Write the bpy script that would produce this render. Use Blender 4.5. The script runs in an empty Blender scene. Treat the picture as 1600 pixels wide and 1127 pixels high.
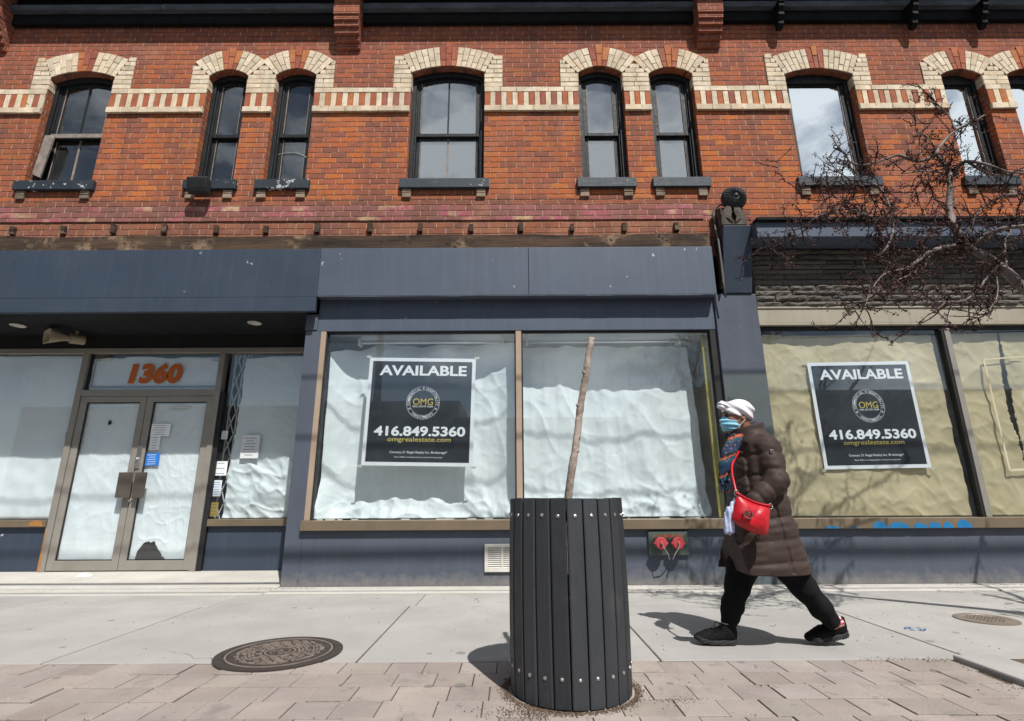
import bpy, bmesh, math, random
import numpy as np
from mathutils import Vector, Matrix, Euler, noise
random.seed(7)
SC = bpy.context.scene
R = math.radians
# ------------------------------------------------------------------ camera
F, H, ROLL = 812.0, 0.92, R(0.3)
PITCH = math.atan(F / 3069)
cam_d = bpy.data.cameras.new('camera'); cam = bpy.data.objects.new('camera', cam_d)
SC.collection.objects.link(cam)
cam_d.sensor_width = 36; cam_d.lens = F / 1600 * 36; cam_d.clip_end = 2000; cam_d.clip_start = 0.05
cam.location = (0, 0, H)
cam.matrix_world = Matrix.Translation((0, 0, H)) @ Euler((R(90) + PITCH, 0, 0)).to_matrix().to_4x4() @ Matrix.Rotation(-ROLL, 4, 'Z')
SC.camera = cam
SC.render.resolution_x, SC.render.resolution_y = 1024, 721
# ------------------------------------------------------------------ light
EL, AZX, AZY = R(56), 0.43, -0.903          # direction towards the sun (x right, y towards the street)
sun_dir = Vector((AZX * math.cos(EL), AZY * math.cos(EL), math.sin(EL)))
sd = bpy.data.lights.new('sun', 'SUN'); sd.energy = 5.3; sd.angle = R(0.53); sd.color = (1, 0.975, 0.94)
so = bpy.data.objects.new('sun', sd); SC.collection.objects.link(so); so.location = (8, -12, 20)
so.rotation_euler = sun_dir.to_track_quat('Z', 'Y').to_euler()
w = bpy.data.worlds.new('World'); SC.world = w; w.use_nodes = True
nt = w.node_tree; nt.nodes.clear()
out = nt.nodes.new('ShaderNodeOutputWorld'); bg = nt.nodes.new('ShaderNodeBackground')
sky = nt.nodes.new('ShaderNodeTexSky'); sky.sky_type = 'NISHITA'; sky.sun_disc = False
sky.sun_elevation = EL; sky.sun_rotation = math.atan2(AZX, AZY); sky.air_density = 1.1; sky.dust_density = 0.6
tc = nt.nodes.new('ShaderNodeTexCoord'); mp = nt.nodes.new('ShaderNodeMapping'); mp.inputs['Scale'].default_value = (1, 1, 2.0)
n1 = nt.nodes.new('ShaderNodeTexNoise'); n1.inputs['Scale'].default_value = 3.4; n1.inputs['Detail'].default_value = 7; n1.inputs['Roughness'].default_value = 0.55
rp = nt.nodes.new('ShaderNodeValToRGB'); rp.color_ramp.elements[0].position = 0.505; rp.color_ramp.elements[1].position = 0.625
mx = nt.nodes.new('ShaderNodeMix'); mx.data_type = 'RGBA'; mx.inputs['B'].default_value = (15.5, 16.4, 17.2, 1)
nt.links.new(tc.outputs['Generated'], mp.inputs[0]); nt.links.new(mp.outputs[0], n1.inputs[0])
vm = nt.nodes.new('ShaderNodeVectorMath'); vm.operation = 'DOT_PRODUCT'; vm.inputs[1].default_value = (0.5, -0.68, 0.535); nt.links.new(tc.outputs['Generated'], vm.inputs[0])   # a bank of cloud in the south
mr = nt.nodes.new('ShaderNodeMapRange'); mr.inputs['From Min'].default_value = 0.62; mr.inputs['From Max'].default_value = 1.0; mr.inputs['To Min'].default_value = -0.02; mr.inputs['To Max'].default_value = 0.075; nt.links.new(vm.outputs['Value'], mr.inputs[0])
ad = nt.nodes.new('ShaderNodeMath'); ad.operation = 'ADD'; nt.links.new(n1.outputs['Fac'], ad.inputs[0]); nt.links.new(mr.outputs[0], ad.inputs[1])
nt.links.new(ad.outputs[0], rp.inputs[0]); nt.links.new(rp.outputs[0], mx.inputs['Factor'])
nt.links.new(sky.outputs[0], mx.inputs['A']); nt.links.new(mx.outputs['Result'], bg.inputs[0])
bg.inputs[1].default_value = 0.057
nt.links.new(bg.outputs[0], out.inputs[0])
SC.view_settings.view_transform = 'Standard'; SC.view_settings.look = 'None'
SC.view_settings.exposure = 0.12; SC.view_settings.gamma = 1
SC.cycles.max_bounces = 6; SC.cycles.transparent_max_bounces = 16; SC.cycles.use_denoising = True

# ------------------------------------------------------------------ helpers: rays
def ray(x, y):
    a = (x - 800) / F; b = -(y - 563.5) / F
    c, s = math.cos(ROLL), math.sin(ROLL)
    a, b = a * c + b * s, -a * s + b * c
    return Vector((a, math.cos(PITCH) - b * math.sin(PITCH), math.sin(PITCH) + b * math.cos(PITCH)))
def U(x, y, Y):                               # point on the vertical plane at distance Y
    r = ray(x, y); return Vector((0, 0, H)) + r * (Y / r.y)
def G(x, y, z=0.0):                           # point on the ground
    r = ray(x, y); return Vector((0, 0, H)) + r * ((z - H) / r.z)

# ------------------------------------------------------------------ helpers: materials
def nmath(nt, op, a, b=None, c=None):
    n = nt.nodes.new('ShaderNodeMath'); n.operation = op
    for i, v in enumerate((a, b, c)):
        if v is None: continue
        if isinstance(v, (int, float)): n.inputs[i].default_value = v
        else: nt.links.new(v, n.inputs[i])
    return n.outputs[0]
def nnoise(nt, vec, scale, detail=4, rough=0.55, dims='3D'):
    n = nt.nodes.new('ShaderNodeTexNoise'); n.noise_dimensions = dims
    n.inputs['Scale'].default_value = scale; n.inputs['Detail'].default_value = detail; n.inputs['Roughness'].default_value = rough
    if vec is not None: nt.links.new(vec, n.inputs['Vector'])
    return n.outputs['Fac']
def nramp(nt, fac, stops, interp='LINEAR'):
    n = nt.nodes.new('ShaderNodeValToRGB'); n.color_ramp.interpolation = interp
    el = n.color_ramp.elements
    while len(el) < len(stops): el.new(0.5)
    for e, (p, c) in zip(el, stops):
        e.position = p; e.color = (c, c, c, 1) if isinstance(c, (int, float)) else tuple(c) + (1,)
    nt.links.new(fac, n.inputs[0]); return n.outputs[0]
def nmix(nt, f, a, b, mode='MIX'):
    n = nt.nodes.new('ShaderNodeMix'); n.data_type = 'RGBA'; n.blend_type = mode
    for k, v in (('Factor', f), ('A', a), ('B', b)):
        if isinstance(v, (int, float)): n.inputs[k].default_value = v
        elif isinstance(v, (tuple, list)): n.inputs[k].default_value = tuple(v) + (1,)
        else: nt.links.new(v, n.inputs[k])
    return n.outputs['Result']
def newmat(name):
    m = bpy.data.materials.new(name); m.use_nodes = True; nt = m.node_tree
    b = nt.nodes['Principled BSDF']
    t = nt.nodes.new('ShaderNodeTexCoord')
    return m, nt, b, t.outputs['Object']
def setbump(nt, b, h, strength, dist=0.01):
    n = nt.nodes.new('ShaderNodeBump'); n.inputs['Strength'].default_value = strength; n.inputs['Distance'].default_value = dist
    nt.links.new(h, n.inputs['Height']); nt.links.new(n.outputs[0], b.inputs['Normal'])
def mat(name, c1, c2=None, scale=4, rough=0.6, bump=0.15, bscale=60, metal=0.0, spec=0.35, spots=None, vcol=False, stretch=None, streak=None, dist=0.01, sheen=0, gum=0, crack=False, splash=0):
    m, nt, b, v = newmat(name)
    if stretch:
        mp = nt.nodes.new('ShaderNodeMapping'); mp.inputs['Scale'].default_value = stretch; nt.links.new(v, mp.inputs[0]); v2 = mp.outputs[0]
    else: v2 = v
    c2 = c2 or tuple(x * 0.75 for x in c1)
    f = nnoise(nt, v2, scale, 6, 0.6)
    col = nmix(nt, nramp(nt, f, [(0.32, 0), (0.68, 1)]), c1, c2)
    if vcol:
        a = nt.nodes.new('ShaderNodeVertexColor'); a.layer_name = 'Col'
        col = nmix(nt, 1.0, col, a.outputs[0], 'MULTIPLY')
    for sp in (spots or []):
        sc_, th, cc = sp[:3]; wd = sp[3] if len(sp) > 3 else 0.02
        g = nramp(nt, nnoise(nt, v, sc_, 5, 0.65), [(th, 0), (th + wd, 1)])
        col = nmix(nt, g, col, cc)
    if streak:                                 # vertical run-off dirt
        mp2 = nt.nodes.new('ShaderNodeMapping'); mp2.inputs['Scale'].default_value = (streak[0], streak[0], 0.25); nt.links.new(v, mp2.inputs[0])
        g = nramp(nt, nnoise(nt, mp2.outputs[0], 3, 5, 0.6), [(0.5, 0), (0.75, streak[2])])
        col = nmix(nt, g, col, streak[1])
    if splash:                                 # dried mud thrown up from the pavement
        sz = nt.nodes.new('ShaderNodeSeparateXYZ'); nt.links.new(v, sz.inputs[0])
        g = nramp(nt, nmath(nt, 'SUBTRACT', nmath(nt, 'MULTIPLY', nnoise(nt, v, 9, 6, 0.7), 0.9), nmath(nt, 'MULTIPLY', sz.outputs[2], 2.6)), [(0.05, 0), (0.5, splash)])
        col = nmix(nt, g, col, (0.23, 0.21, 0.185))
    if gum:                                    # trodden chewing gum
        vo = nt.nodes.new('ShaderNodeTexVoronoi'); vo.inputs['Scale'].default_value = gum; nt.links.new(v, vo.inputs['Vector'])
        sx = nt.nodes.new('ShaderNodeSeparateColor'); nt.links.new(vo.outputs['Color'], sx.inputs[0])
        g = nmath(nt, 'MULTIPLY', nmath(nt, 'LESS_THAN', vo.outputs['Distance'], nmath(nt, 'MULTIPLY', sx.outputs[1], 0.17 * gum / 5)), nmath(nt, 'GREATER_THAN', sx.outputs[0], 0.35))
        col = nmix(nt, nmath(nt, 'MULTIPLY', g, 0.62), col, (0.14, 0.135, 0.13))
    if crack:
        vc = nt.nodes.new('ShaderNodeTexVoronoi'); vc.feature = 'DISTANCE_TO_EDGE'; vc.inputs['Scale'].default_value = 0.42
        w_ = nt.nodes.new('ShaderNodeTexNoise'); w_.inputs['Scale'].default_value = 5; w_.inputs['Detail'].default_value = 6; nt.links.new(v, w_.inputs['Vector'])
        va = nt.nodes.new('ShaderNodeVectorMath'); va.operation = 'MULTIPLY_ADD'; va.inputs[1].default_value = (0.35, 0.35, 0); nt.links.new(w_.outputs['Color'], va.inputs[0]); nt.links.new(v, va.inputs[2]); nt.links.new(va.outputs[0], vc.inputs['Vector'])
        g = nmath(nt, 'MULTIPLY', nmath(nt, 'LESS_THAN', vc.outputs['Distance'], 0.0022), nramp(nt, nnoise(nt, v, 0.7, 2), [(0.555, 0), (0.6, 0.7)])); col = nmix(nt, g, col, (0.09, 0.08, 0.07))
    nt.links.new(col, b.inputs['Base Color'])
    rr = nramp(nt, nnoise(nt, v, scale * 3, 4), [(0.3, max(0.02, rough - 0.1)), (0.7, min(1, rough + 0.1))])
    nt.links.new(rr, b.inputs['Roughness'])
    b.inputs['Metallic'].default_value = metal; b.inputs['Specular IOR Level'].default_value = spec
    if sheen: b.inputs['Sheen Weight'].default_value = sheen
    if bump: setbump(nt, b, nnoise(nt, v2, bscale, 5, 0.6), bump, dist)
    return m
def brick_mat(name, pal, mortar, course=0.0805, length=0.225, zones=True):
    m, nt, b, v = newmat(name)
    s = nt.nodes.new('ShaderNodeSeparateXYZ'); nt.links.new(v, s.inputs[0])
    u = nmath(nt, 'ADD', s.outputs[0], s.outputs[1]); z = s.outputs[2]
    wob = nnoise(nt, v, 1.3, 2); z = nmath(nt, 'ADD', z, nmath(nt, 'MULTIPLY', nmath(nt, 'SUBTRACT', wob, 0.5), 0.02))
    zr = nmath(nt, 'DIVIDE', z, course); row = nmath(nt, 'FLOOR', zr); fz = nmath(nt, 'FRACT', zr)
    wn = nt.nodes.new('ShaderNodeTexWhiteNoise'); wn.noise_dimensions = '1D'; nt.links.new(row, wn.inputs['W'])
    ur = nmath(nt, 'ADD', nmath(nt, 'DIVIDE', u, length), nmath(nt, 'ADD', nmath(nt, 'MULTIPLY', nmath(nt, 'MODULO', row, 2.0), 0.5), nmath(nt, 'MULTIPLY', wn.outputs['Value'], 0.22)))
    col = nmath(nt, 'FLOOR', ur); fu = nmath(nt, 'FRACT', ur)
    cv = nt.nodes.new('ShaderNodeCombineXYZ'); nt.links.new(col, cv.inputs[0]); nt.links.new(row, cv.inputs[1])
    w2 = nt.nodes.new('ShaderNodeTexWhiteNoise'); w2.noise_dimensions = '2D'; nt.links.new(cv.outputs[0], w2.inputs['Vector'])
    patch = nnoise(nt, v, 0.9, 3)
    rnd = nmath(nt, 'ADD', nmath(nt, 'MULTIPLY', w2.outputs['Value'], 0.75), nmath(nt, 'MULTIPLY', patch, 0.32))
    bc = nramp(nt, rnd, [(0.12 + 0.86 * i / (len(pal) - 1), c) for i, c in enumerate(pal)])
    bc = nmix(nt, nramp(nt, nnoise(nt, v, 40, 4), [(0.35, 0.0), (0.75, 0.5)]), bc, tuple(x * 0.55 for x in pal[1]))
    bc = nmix(nt, nramp(nt, nnoise(nt, v, 1.6, 6, 0.7), [(0.48, 0.0), (0.8, 0.4)]), bc, (0.2, 0.09, 0.07))
    nz = nmath(nt, 'MULTIPLY', nnoise(nt, v, 45, 4), 0.006)
    du = nmath(nt, 'MULTIPLY', nmath(nt, 'MINIMUM', fu, nmath(nt, 'SUBTRACT', 1.0, fu)), length)
    dz = nmath(nt, 'MULTIPLY', nmath(nt, 'MINIMUM', fz, nmath(nt, 'SUBTRACT', 1.0, fz)), course)
    d = nmath(nt, 'ADD', nmath(nt, 'MINIMUM', du, dz), nz)
    mask = nramp(nt, d, [(0.0072, 0), (0.0100, 1)])          # 1 on the brick
    hor = nmath(nt, 'LESS_THAN', nmath(nt, 'SUBTRACT', dz, 0.001), du)
    mc = nmix(nt, nramp(nt, nnoise(nt, v, 9, 5), [(0.35, 0), (0.7, 0.7)]), mortar, tuple(x * 0.35 for x in mortar))
    mc = nmix(nt, nmath(nt, 'MULTIPLY', hor, nramp(nt, nnoise(nt, v, 11, 4), [(0.3, 0.45), (0.6, 0.95)])), mc, (0.075, 0.03, 0.015))  # horizontal joints darkened: shade under the bricks painted into the mortar colour
    if zones:                                                # faded pink paint and soot low on the wall
        wz = nmath(nt, 'ADD', s.outputs[2], nmath(nt, 'MULTIPLY', nmath(nt, 'SUBTRACT', nnoise(nt, v, 6, 3), 0.5), 0.05))
        band = nmath(nt, 'MULTIPLY', nmath(nt, 'GREATER_THAN', wz, 4.37), nmath(nt, 'LESS_THAN', wz, 4.60))
        low = nmath(nt, 'LESS_THAN', wz, 4.70); lower = nmath(nt, 'LESS_THAN', wz, 4.36)
        pk = nramp(nt, nmath(nt, 'ADD', nnoise(nt, v, 2.0, 4), nmath(nt, 'MULTIPLY', w2.outputs['Value'], 0.16)), [(0.38, 0.15), (0.62, 0.9)])
        xs = nt.nodes.new('ShaderNodeMapRange'); nt.links.new(s.outputs[0], xs.inputs[0])
        for k, q in zip(('From Min', 'From Max'), (2.55, 2.6)): xs.inputs[k].default_value = q
        leftmask = nmath(nt, 'SUBTRACT', 1.0, xs.outputs[0])
        drt = nramp(nt, nnoise(nt, v, 3.5, 6, 0.7), [(0.3, 0.25), (0.7, 0.85)])
        bc = nmix(nt, nmath(nt, 'MULTIPLY', nmath(nt, 'MULTIPLY', low, leftmask), drt), bc, (0.15, 0.075, 0.06))
        pinkc = nramp(nt, nmath(nt, 'ADD', nmath(nt, 'MULTIPLY', nnoise(nt, v, 2.6, 6, 0.7), 0.75), nmath(nt, 'MULTIPLY', w2.outputs['Value'], 0.25)), [(0.38, (0.21, 0.105, 0.095)), (0.5, (0.30, 0.12, 0.12)), (0.58, (0.38, 0.10, 0.14)), (0.66, (0.5, 0.36, 0.22))])
        bc = nmix(nt, nmath(nt, 'MULTIPLY', nmath(nt, 'MULTIPLY', band, leftmask), pk), bc, pinkc)
        gy = nramp(nt, nnoise(nt, v, 1.7, 5, 0.7), [(0.45, 0), (0.7, 0.8)])
        bc = nmix(nt, nmath(nt, 'MULTIPLY', nmath(nt, 'MULTIPLY', lower, leftmask), gy), bc, (0.34, 0.17, 0.10))
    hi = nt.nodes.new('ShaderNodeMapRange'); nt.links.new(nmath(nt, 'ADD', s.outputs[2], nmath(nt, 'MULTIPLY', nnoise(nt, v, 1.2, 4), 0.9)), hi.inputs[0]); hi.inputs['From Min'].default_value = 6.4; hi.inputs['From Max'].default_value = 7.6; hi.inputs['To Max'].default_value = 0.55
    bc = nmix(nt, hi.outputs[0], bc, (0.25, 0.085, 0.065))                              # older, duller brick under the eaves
    mps = nt.nodes.new('ShaderNodeMapping'); mps.inputs['Scale'].default_value = (1.6, 1.6, 0.22); nt.links.new(v, mps.inputs[0])
    st = nramp(nt, nnoise(nt, mps.outputs[0], 2.2, 6, 0.65), [(0.47, 0), (0.70, 0.75)])   # run-off stains
    bc = nmix(nt, st, bc, (0.15, 0.07, 0.055))
    ef = nramp(nt, nnoise(nt, mps.outputs[0], 3.7, 6, 0.7), [(0.60, 0), (0.76, 0.45)]); bc = nmix(nt, ef, bc, (0.5, 0.30, 0.22))
    so_ = nramp(nt, nnoise(nt, v, 0.55, 7, 0.68), [(0.48, 0), (0.68, 0.42)]); bc = nmix(nt, so_, bc, (0.17, 0.075, 0.056))   # large soot patches
    pt = nramp(nt, nnoise(nt, v, 0.8, 5, 0.6), [(0.6, 0), (0.66, 0.5)]); bc = nmix(nt, pt, bc, (0.40, 0.17, 0.11))
    hole = nramp(nt, nnoise(nt, v, 13, 2, 0.5), [(0.77, 0), (0.78, 1)]); bc = nmix(nt, hole, bc, (0.03, 0.015, 0.01))
    sp = nramp(nt, nnoise(nt, v, 5.5, 6, 0.75), [(0.725, 0), (0.74, 0.8)])
    fc = nmix(nt, mask, mc, bc); fc = nmix(nt, sp, fc, (0.5, 0.42, 0.36))
    nt.links.new(fc, b.inputs['Base Color']); b.inputs['Roughness'].default_value = 0.9; b.inputs['Specular IOR Level'].default_value = 0.15
    hgt = nmath(nt, 'ADD', nmath(nt, 'MULTIPLY', mask, 0.6), nmath(nt, 'ADD', nmath(nt, 'MULTIPLY', nnoise(nt, v, 30, 5), 0.35), nmath(nt, 'MULTIPLY', w2.outputs['Color'], 0.25)))
    setbump(nt, b, hgt, 0.9, 0.014)
    return m
def glass_mat(name, refl=0.04, ior=1.5, tint=(0.982, 0.99, 0.99), dust=0.03, dcol=(0.6, 0.62, 0.62), wave=0.0):
    m = bpy.data.materials.new(name); m.use_nodes = True; nt = m.node_tree; nt.nodes.clear()
    o = nt.nodes.new('ShaderNodeOutputMaterial'); tr = nt.nodes.new('ShaderNodeBsdfTransparent'); tr.inputs[0].default_value = tint + (1,)
    gl = nt.nodes.new('ShaderNodeBsdfGlossy'); gl.inputs['Roughness'].default_value = 0.01; gl.inputs[0].default_value = (0.93, 0.975, 1.0, 1)
    df = nt.nodes.new('ShaderNodeBsdfDiffuse'); df.inputs[0].default_value = dcol + (1,)
    lw = nt.nodes.new('ShaderNodeLayerWeight'); lw.inputs[0].default_value = 0.5
    frs = nmath(nt, 'ADD', refl, nmath(nt, 'MULTIPLY', nmath(nt, 'POWER', lw.outputs['Facing'], 4.0), 1.0 - refl))
    t = nt.nodes.new('ShaderNodeTexCoord'); v = t.outputs['Object']
    if wave:
        bp = nt.nodes.new('ShaderNodeBump'); bp.inputs['Strength'].default_value = wave; bp.inputs['Distance'].default_value = 0.02
        nt.links.new(nnoise(nt, v, 2.0, 1), bp.inputs['Height']); nt.links.new(bp.outputs[0], gl.inputs['Normal'])
    m1 = nt.nodes.new('ShaderNodeMixShader'); nt.links.new(frs, m1.inputs[0]); nt.links.new(tr.outputs[0], m1.inputs[1]); nt.links.new(gl.outputs[0], m1.inputs[2])
    m2 = nt.nodes.new('ShaderNodeMixShader')
    dv = nmath(nt, 'MULTIPLY', nramp(nt, nnoise(nt, v, 2.5, 6, 0.7), [(0.35, 0.35), (0.75, 1.0)]), dust)
    mpp = nt.nodes.new('ShaderNodeMapping'); mpp.inputs['Scale'].default_value = (1, 1, 0.15); nt.links.new(v, mpp.inputs[0])
    sm = nramp(nt, nnoise(nt, v, 14, 4, 0.7), [(0.74, 0), (0.76, min(1, dust * 6))])
    dv = nmath(nt, 'MAXIMUM', dv, sm)
    nt.links.new(dv, m2.inputs[0]); nt.links.new(m1.outputs[0], m2.inputs[1]); nt.links.new(df.outputs[0], m2.inputs[2])
    nt.links.new(m2.outputs[0], o.inputs[0]); return m

PAL = [(0.22, 0.085, 0.06), (0.36, 0.115, 0.066), (0.44, 0.13, 0.052), (0.50, 0.14, 0.042), (0.56, 0.195, 0.055)]
M = {}
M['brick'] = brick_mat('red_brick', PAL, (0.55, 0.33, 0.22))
M['trimbrick'] = mat('trim_brick', (0.95, 0.95, 0.95), (0.66, 0.63, 0.58), scale=7, rough=0.9, bump=0.6, bscale=40, vcol=True, spots=[(8, 0.665, (0.22, 0.16, 0.11), 0.05), (19, 0.72, (0.10, 0.07, 0.05), 0.02)], streak=(5, (0.3, 0.24, 0.18), 0.35))
M['mortar'] = mat('mortar', (0.28, 0.20, 0.15), (0.14, 0.1, 0.08), scale=8, rough=0.95, bump=0.5)
M['black'] = mat('black_peeling_paint', (0.008, 0.009, 0.010), (0.02, 0.022, 0.024), scale=7, rough=0.55, spec=0.25, bump=0.5, bscale=30, spots=[(11, 0.70, (0.22, 0.2, 0.18), 0.02)], stretch=(1, 1, 0.3))
M['cornice'] = mat('cornice_black', (0.006, 0.006, 0.007), (0.011, 0.011, 0.012), scale=4, rough=0.8, spec=0.15, bump=0.3, bscale=20)
M['mould'] = mat('cornice_moulding_paint', (0.10, 0.12, 0.15), (0.04, 0.045, 0.055), scale=9, rough=0.6, bump=0.4, bscale=25, spots=[(9, 0.66, (0.3, 0.28, 0.26), 0.03)], stretch=(0.25, 1, 1))
M['sill'] = mat('sill_slate_paint', (0.020, 0.027, 0.035), (0.032, 0.04, 0.05), scale=6, rough=0.55, bump=0.3, bscale=30, spots=[(8, 0.60, (0.42, 0.42, 0.43), 0.015)])
M['sill_clean'] = mat('sill_slate_paint_worn', (0.024, 0.032, 0.042), (0.04, 0.05, 0.062), scale=6, rough=0.55, bump=0.3, bscale=30, spots=[(9, 0.68, (0.35, 0.35, 0.36), 0.015)])
M['slate'] = mat('slate_paint', (0.078, 0.099, 0.138), (0.066, 0.083, 0.117), scale=1.2, rough=0.55, bump=0.12, bscale=120, spots=[(9, 0.70, (0.45, 0.45, 0.46), 0.006), (2.0, 0.62, (0.088, 0.094, 0.108), 0.2), (3.1, 0.68, (0.05, 0.058, 0.075), 0.12)], streak=(6, (0.115, 0.13, 0.155), 0.35))
M['slate_blue'] = mat('slate_blue_paint', (0.041, 0.057, 0.083), (0.035, 0.049, 0.072), scale=1.0, rough=0.5, bump=0.08, bscale=100, spots=[(9, 0.715, (0.4, 0.4, 0.42), 0.006), (1.6, 0.6, (0.052, 0.066, 0.09), 0.2)], streak=(8, (0.062, 0.077, 0.105), 0.45))
M['slate_stucco'] = mat('slate_stucco', (0.080, 0.094, 0.124), (0.068, 0.079, 0.104), scale=1.6, rough=0.75, bump=0.4, bscale=90, spots=[(9, 0.715, (0.33, 0.33, 0.35), 0.006), (1.9, 0.6, (0.098, 0.105, 0.12), 0.2), (4.5, 0.70, (0.05, 0.055, 0.065), 0.05)], streak=(5, (0.11, 0.115, 0.125), 0.3), splash=0.75)
M['patch'] = mat('grey_green_paint', (0.088, 0.105, 0.112), (0.078, 0.094, 0.10), scale=2, rough=0.75, bump=0.35, bscale=90)
M['wood_old'] = mat('old_timber', (0.085, 0.05, 0.03), (0.016, 0.011, 0.009), scale=3, rough=0.9, bump=0.8, bscale=14, stretch=(0.3, 1, 3), spots=[(3, 0.55, (0.24, 0.16, 0.10), 0.12), (6, 0.62, (0.012, 0.01, 0.009), 0.06)])
M['wood_grey'] = mat('weathered_bare_wood', (0.34, 0.29, 0.25), (0.16, 0.13, 0.11), scale=8, rough=0.85, bump=0.6, bscale=30)
M['carved'] = mat('soot_stained_wood', (0.13, 0.11, 0.09), (0.05, 0.042, 0.035), scale=9, rough=0.9, bump=0.7, bscale=25)
M['bronze'] = mat('bronze_anodised', (0.21, 0.16, 0.105), (0.165, 0.128, 0.087), scale=3, rough=0.45, bump=0.04, metal=0.25, spec=0.4, spots=[(16, 0.75, (0.32, 0.28, 0.22), 0.02)])
M['bronze_light'] = mat('bronze_jamb', (0.42, 0.32, 0.24), (0.33, 0.25, 0.18), scale=3, rough=0.5, bump=0.05, metal=0.1)
M['alu'] = mat('grey_bronze_aluminium', (0.31, 0.285, 0.25), (0.25, 0.23, 0.20), scale=4, rough=0.45, bump=0.05, metal=0.2, spots=[(18, 0.76, (0.05, 0.045, 0.04), 0.02)])
M['soffit'] = mat('dark_soffit_paint', (0.014, 0.015, 0.017), (0.020, 0.021, 0.024), scale=1.5, rough=0.8, bump=0.08, spec=0.15)
M['plate'] = mat('push_plate', (0.16, 0.135, 0.115), (0.12, 0.1, 0.085), scale=3, rough=0.4, bump=0.05, metal=0.5)
M['dark'] = mat('dark_gasket', (0.012, 0.012, 0.013), (0.02, 0.02, 0.02), rough=0.6, bump=0.1)
M['inside'] = mat('dim_interior', (0.10, 0.095, 0.09), (0.07, 0.065, 0.06), scale=1, rough=0.9, bump=0.1)
M['ceiling_in'] = mat('shop_ceiling', (0.8, 0.76, 0.64), (0.7, 0.66, 0.55), scale=2, rough=0.9, bump=0.1)
M['paper'] = mat('white_paper', (0.82, 0.85, 0.86), (0.77, 0.80, 0.815), scale=3, rough=0.85, bump=0.03, bscale=25, spec=0.2)
M['sheet'] = mat('white_plastic_sheet', (0.82, 0.86, 0.865), (0.74, 0.785, 0.795), scale=2, rough=0.6, bump=0.03, bscale=20, spec=0.3)
M['kraft'] = mat('kraft_paper', (0.56, 0.475, 0.30), (0.485, 0.41, 0.25), scale=2.2, rough=0.8, bump=0.05, bscale=25, spec=0.25)
M['glass'] = glass_mat('shop_glass', 0.07, 1.5, tint=(0.972, 0.99, 0.993), dust=0.03)
M['glass_old'] = glass_mat('old_sash_glass', 0.30, 1.6, (0.55, 0.58, 0.6), dust=0.26, dcol=(0.34, 0.35, 0.36), wave=0.15)
M['glass_dark'] = glass_mat('dark_sash_glass', 0.12, 1.5, (0.5, 0.52, 0.55), dust=0.10, dcol=(0.3, 0.31, 0.31), wave=0.15)
M['glass_mirror'] = glass_mat('coated_glass', 0.75, 1.6, (0.5, 0.53, 0.56), dust=0.015, wave=0.06)
M['signwhite'] = mat('sign_white', (0.80, 0.81, 0.83), (0.77, 0.78, 0.80), rough=0.4, bump=0)
M['signdark'] = mat('sign_dark', (0.017, 0.024, 0.033), (0.021, 0.028, 0.038), rough=0.12, bump=0, spec=0.6)
M['yellow'] = mat('sign_yellow', (0.68, 0.55, 0.12), (0.62, 0.5, 0.1), rough=0.4, bump=0)
M['gold'] = mat('gold_sticker', (0.30, 0.23, 0.07), (0.22, 0.17, 0.05), rough=0.4, bump=0)
M['orange'] = mat('orange_vinyl', (0.56, 0.13, 0.015), (0.48, 0.11, 0.012), rough=0.4, bump=0)
M['orangepaint'] = mat('orange_spray', (0.55, 0.22, 0.03), (0.25, 0.13, 0.05), rough=0.6, bump=0)
M['bluepaint'] = mat('blue_spray', (0.012, 0.17, 0.38), (0.012, 0.13, 0.3), rough=0.6, bump=0)
M['bluesticker'] = mat('blue_sticker', (0.03, 0.2, 0.6), (0.03, 0.16, 0.5), rough=0.4, bump=0)
M['ink'] = mat('ink', (0.06, 0.06, 0.07), (0.09, 0.09, 0.1), rough=0.6, bump=0)
M['greyline'] = mat('grey_vinyl', (0.22, 0.25, 0.29), (0.2, 0.22, 0.26), rough=0.6, bump=0)
M['tape'] = mat('clear_tape', (0.60, 0.60, 0.53), (0.48, 0.47, 0.40), rough=0.3, bump=0.3, bscale=30)
M['tape_old'] = mat('old_tape', (0.58, 0.52, 0.38), (0.46, 0.40, 0.27), rough=0.4, bump=0.2)
M['concrete'] = mat('concrete', (0.38, 0.366, 0.343), (0.315, 0.304, 0.283), scale=1.7, rough=0.9, bump=0.25, bscale=70, spec=0.2, vcol=True, gum=4.2, crack=True, spots=[(16, 0.68, (0.28, 0.26, 0.23), 0.05), (1.2, 0.56, (0.30, 0.285, 0.26), 0.14), (45, 0.74, (0.2, 0.19, 0.17), 0.02), (4, 0.69, (0.27, 0.26, 0.24), 0.06)])
M['step'] = mat('pale_concrete', (0.48, 0.455, 0.41), (0.40, 0.375, 0.335), scale=2.5, rough=0.9, bump=0.3, bscale=50, spots=[(12, 0.70, (0.28, 0.24, 0.2), 0.05)])
M['paver'] = mat('paver', (0.35, 0.305, 0.27), (0.275, 0.238, 0.212), scale=2.5, rough=0.95, bump=0.6, bscale=110, spec=0.2, vcol=True, spots=[(60, 0.66, (0.5, 0.44, 0.39), 0.03), (9, 0.62, (0.19, 0.165, 0.145), 0.08), (3.2, 0.56, (0.225, 0.195, 0.172), 0.14), (60, 0.655, (0.12, 0.105, 0.095), 0.02)], gum=5.0)
M['sand'] = mat('joint_sand', (0.10, 0.08, 0.06), (0.06, 0.05, 0.035), scale=10, rough=1, bump=0.6, bscale=90)
M['asphalt'] = mat('asphalt', (0.05, 0.05, 0.05), (0.065, 0.063, 0.06), scale=3, rough=0.95, bump=0.5, bscale=150)
M['iron'] = mat('cast_iron', (0.085, 0.062, 0.052), (0.055, 0.043, 0.038), scale=9, rough=0.5, bump=0.3, bscale=80, metal=0.5)
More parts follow.
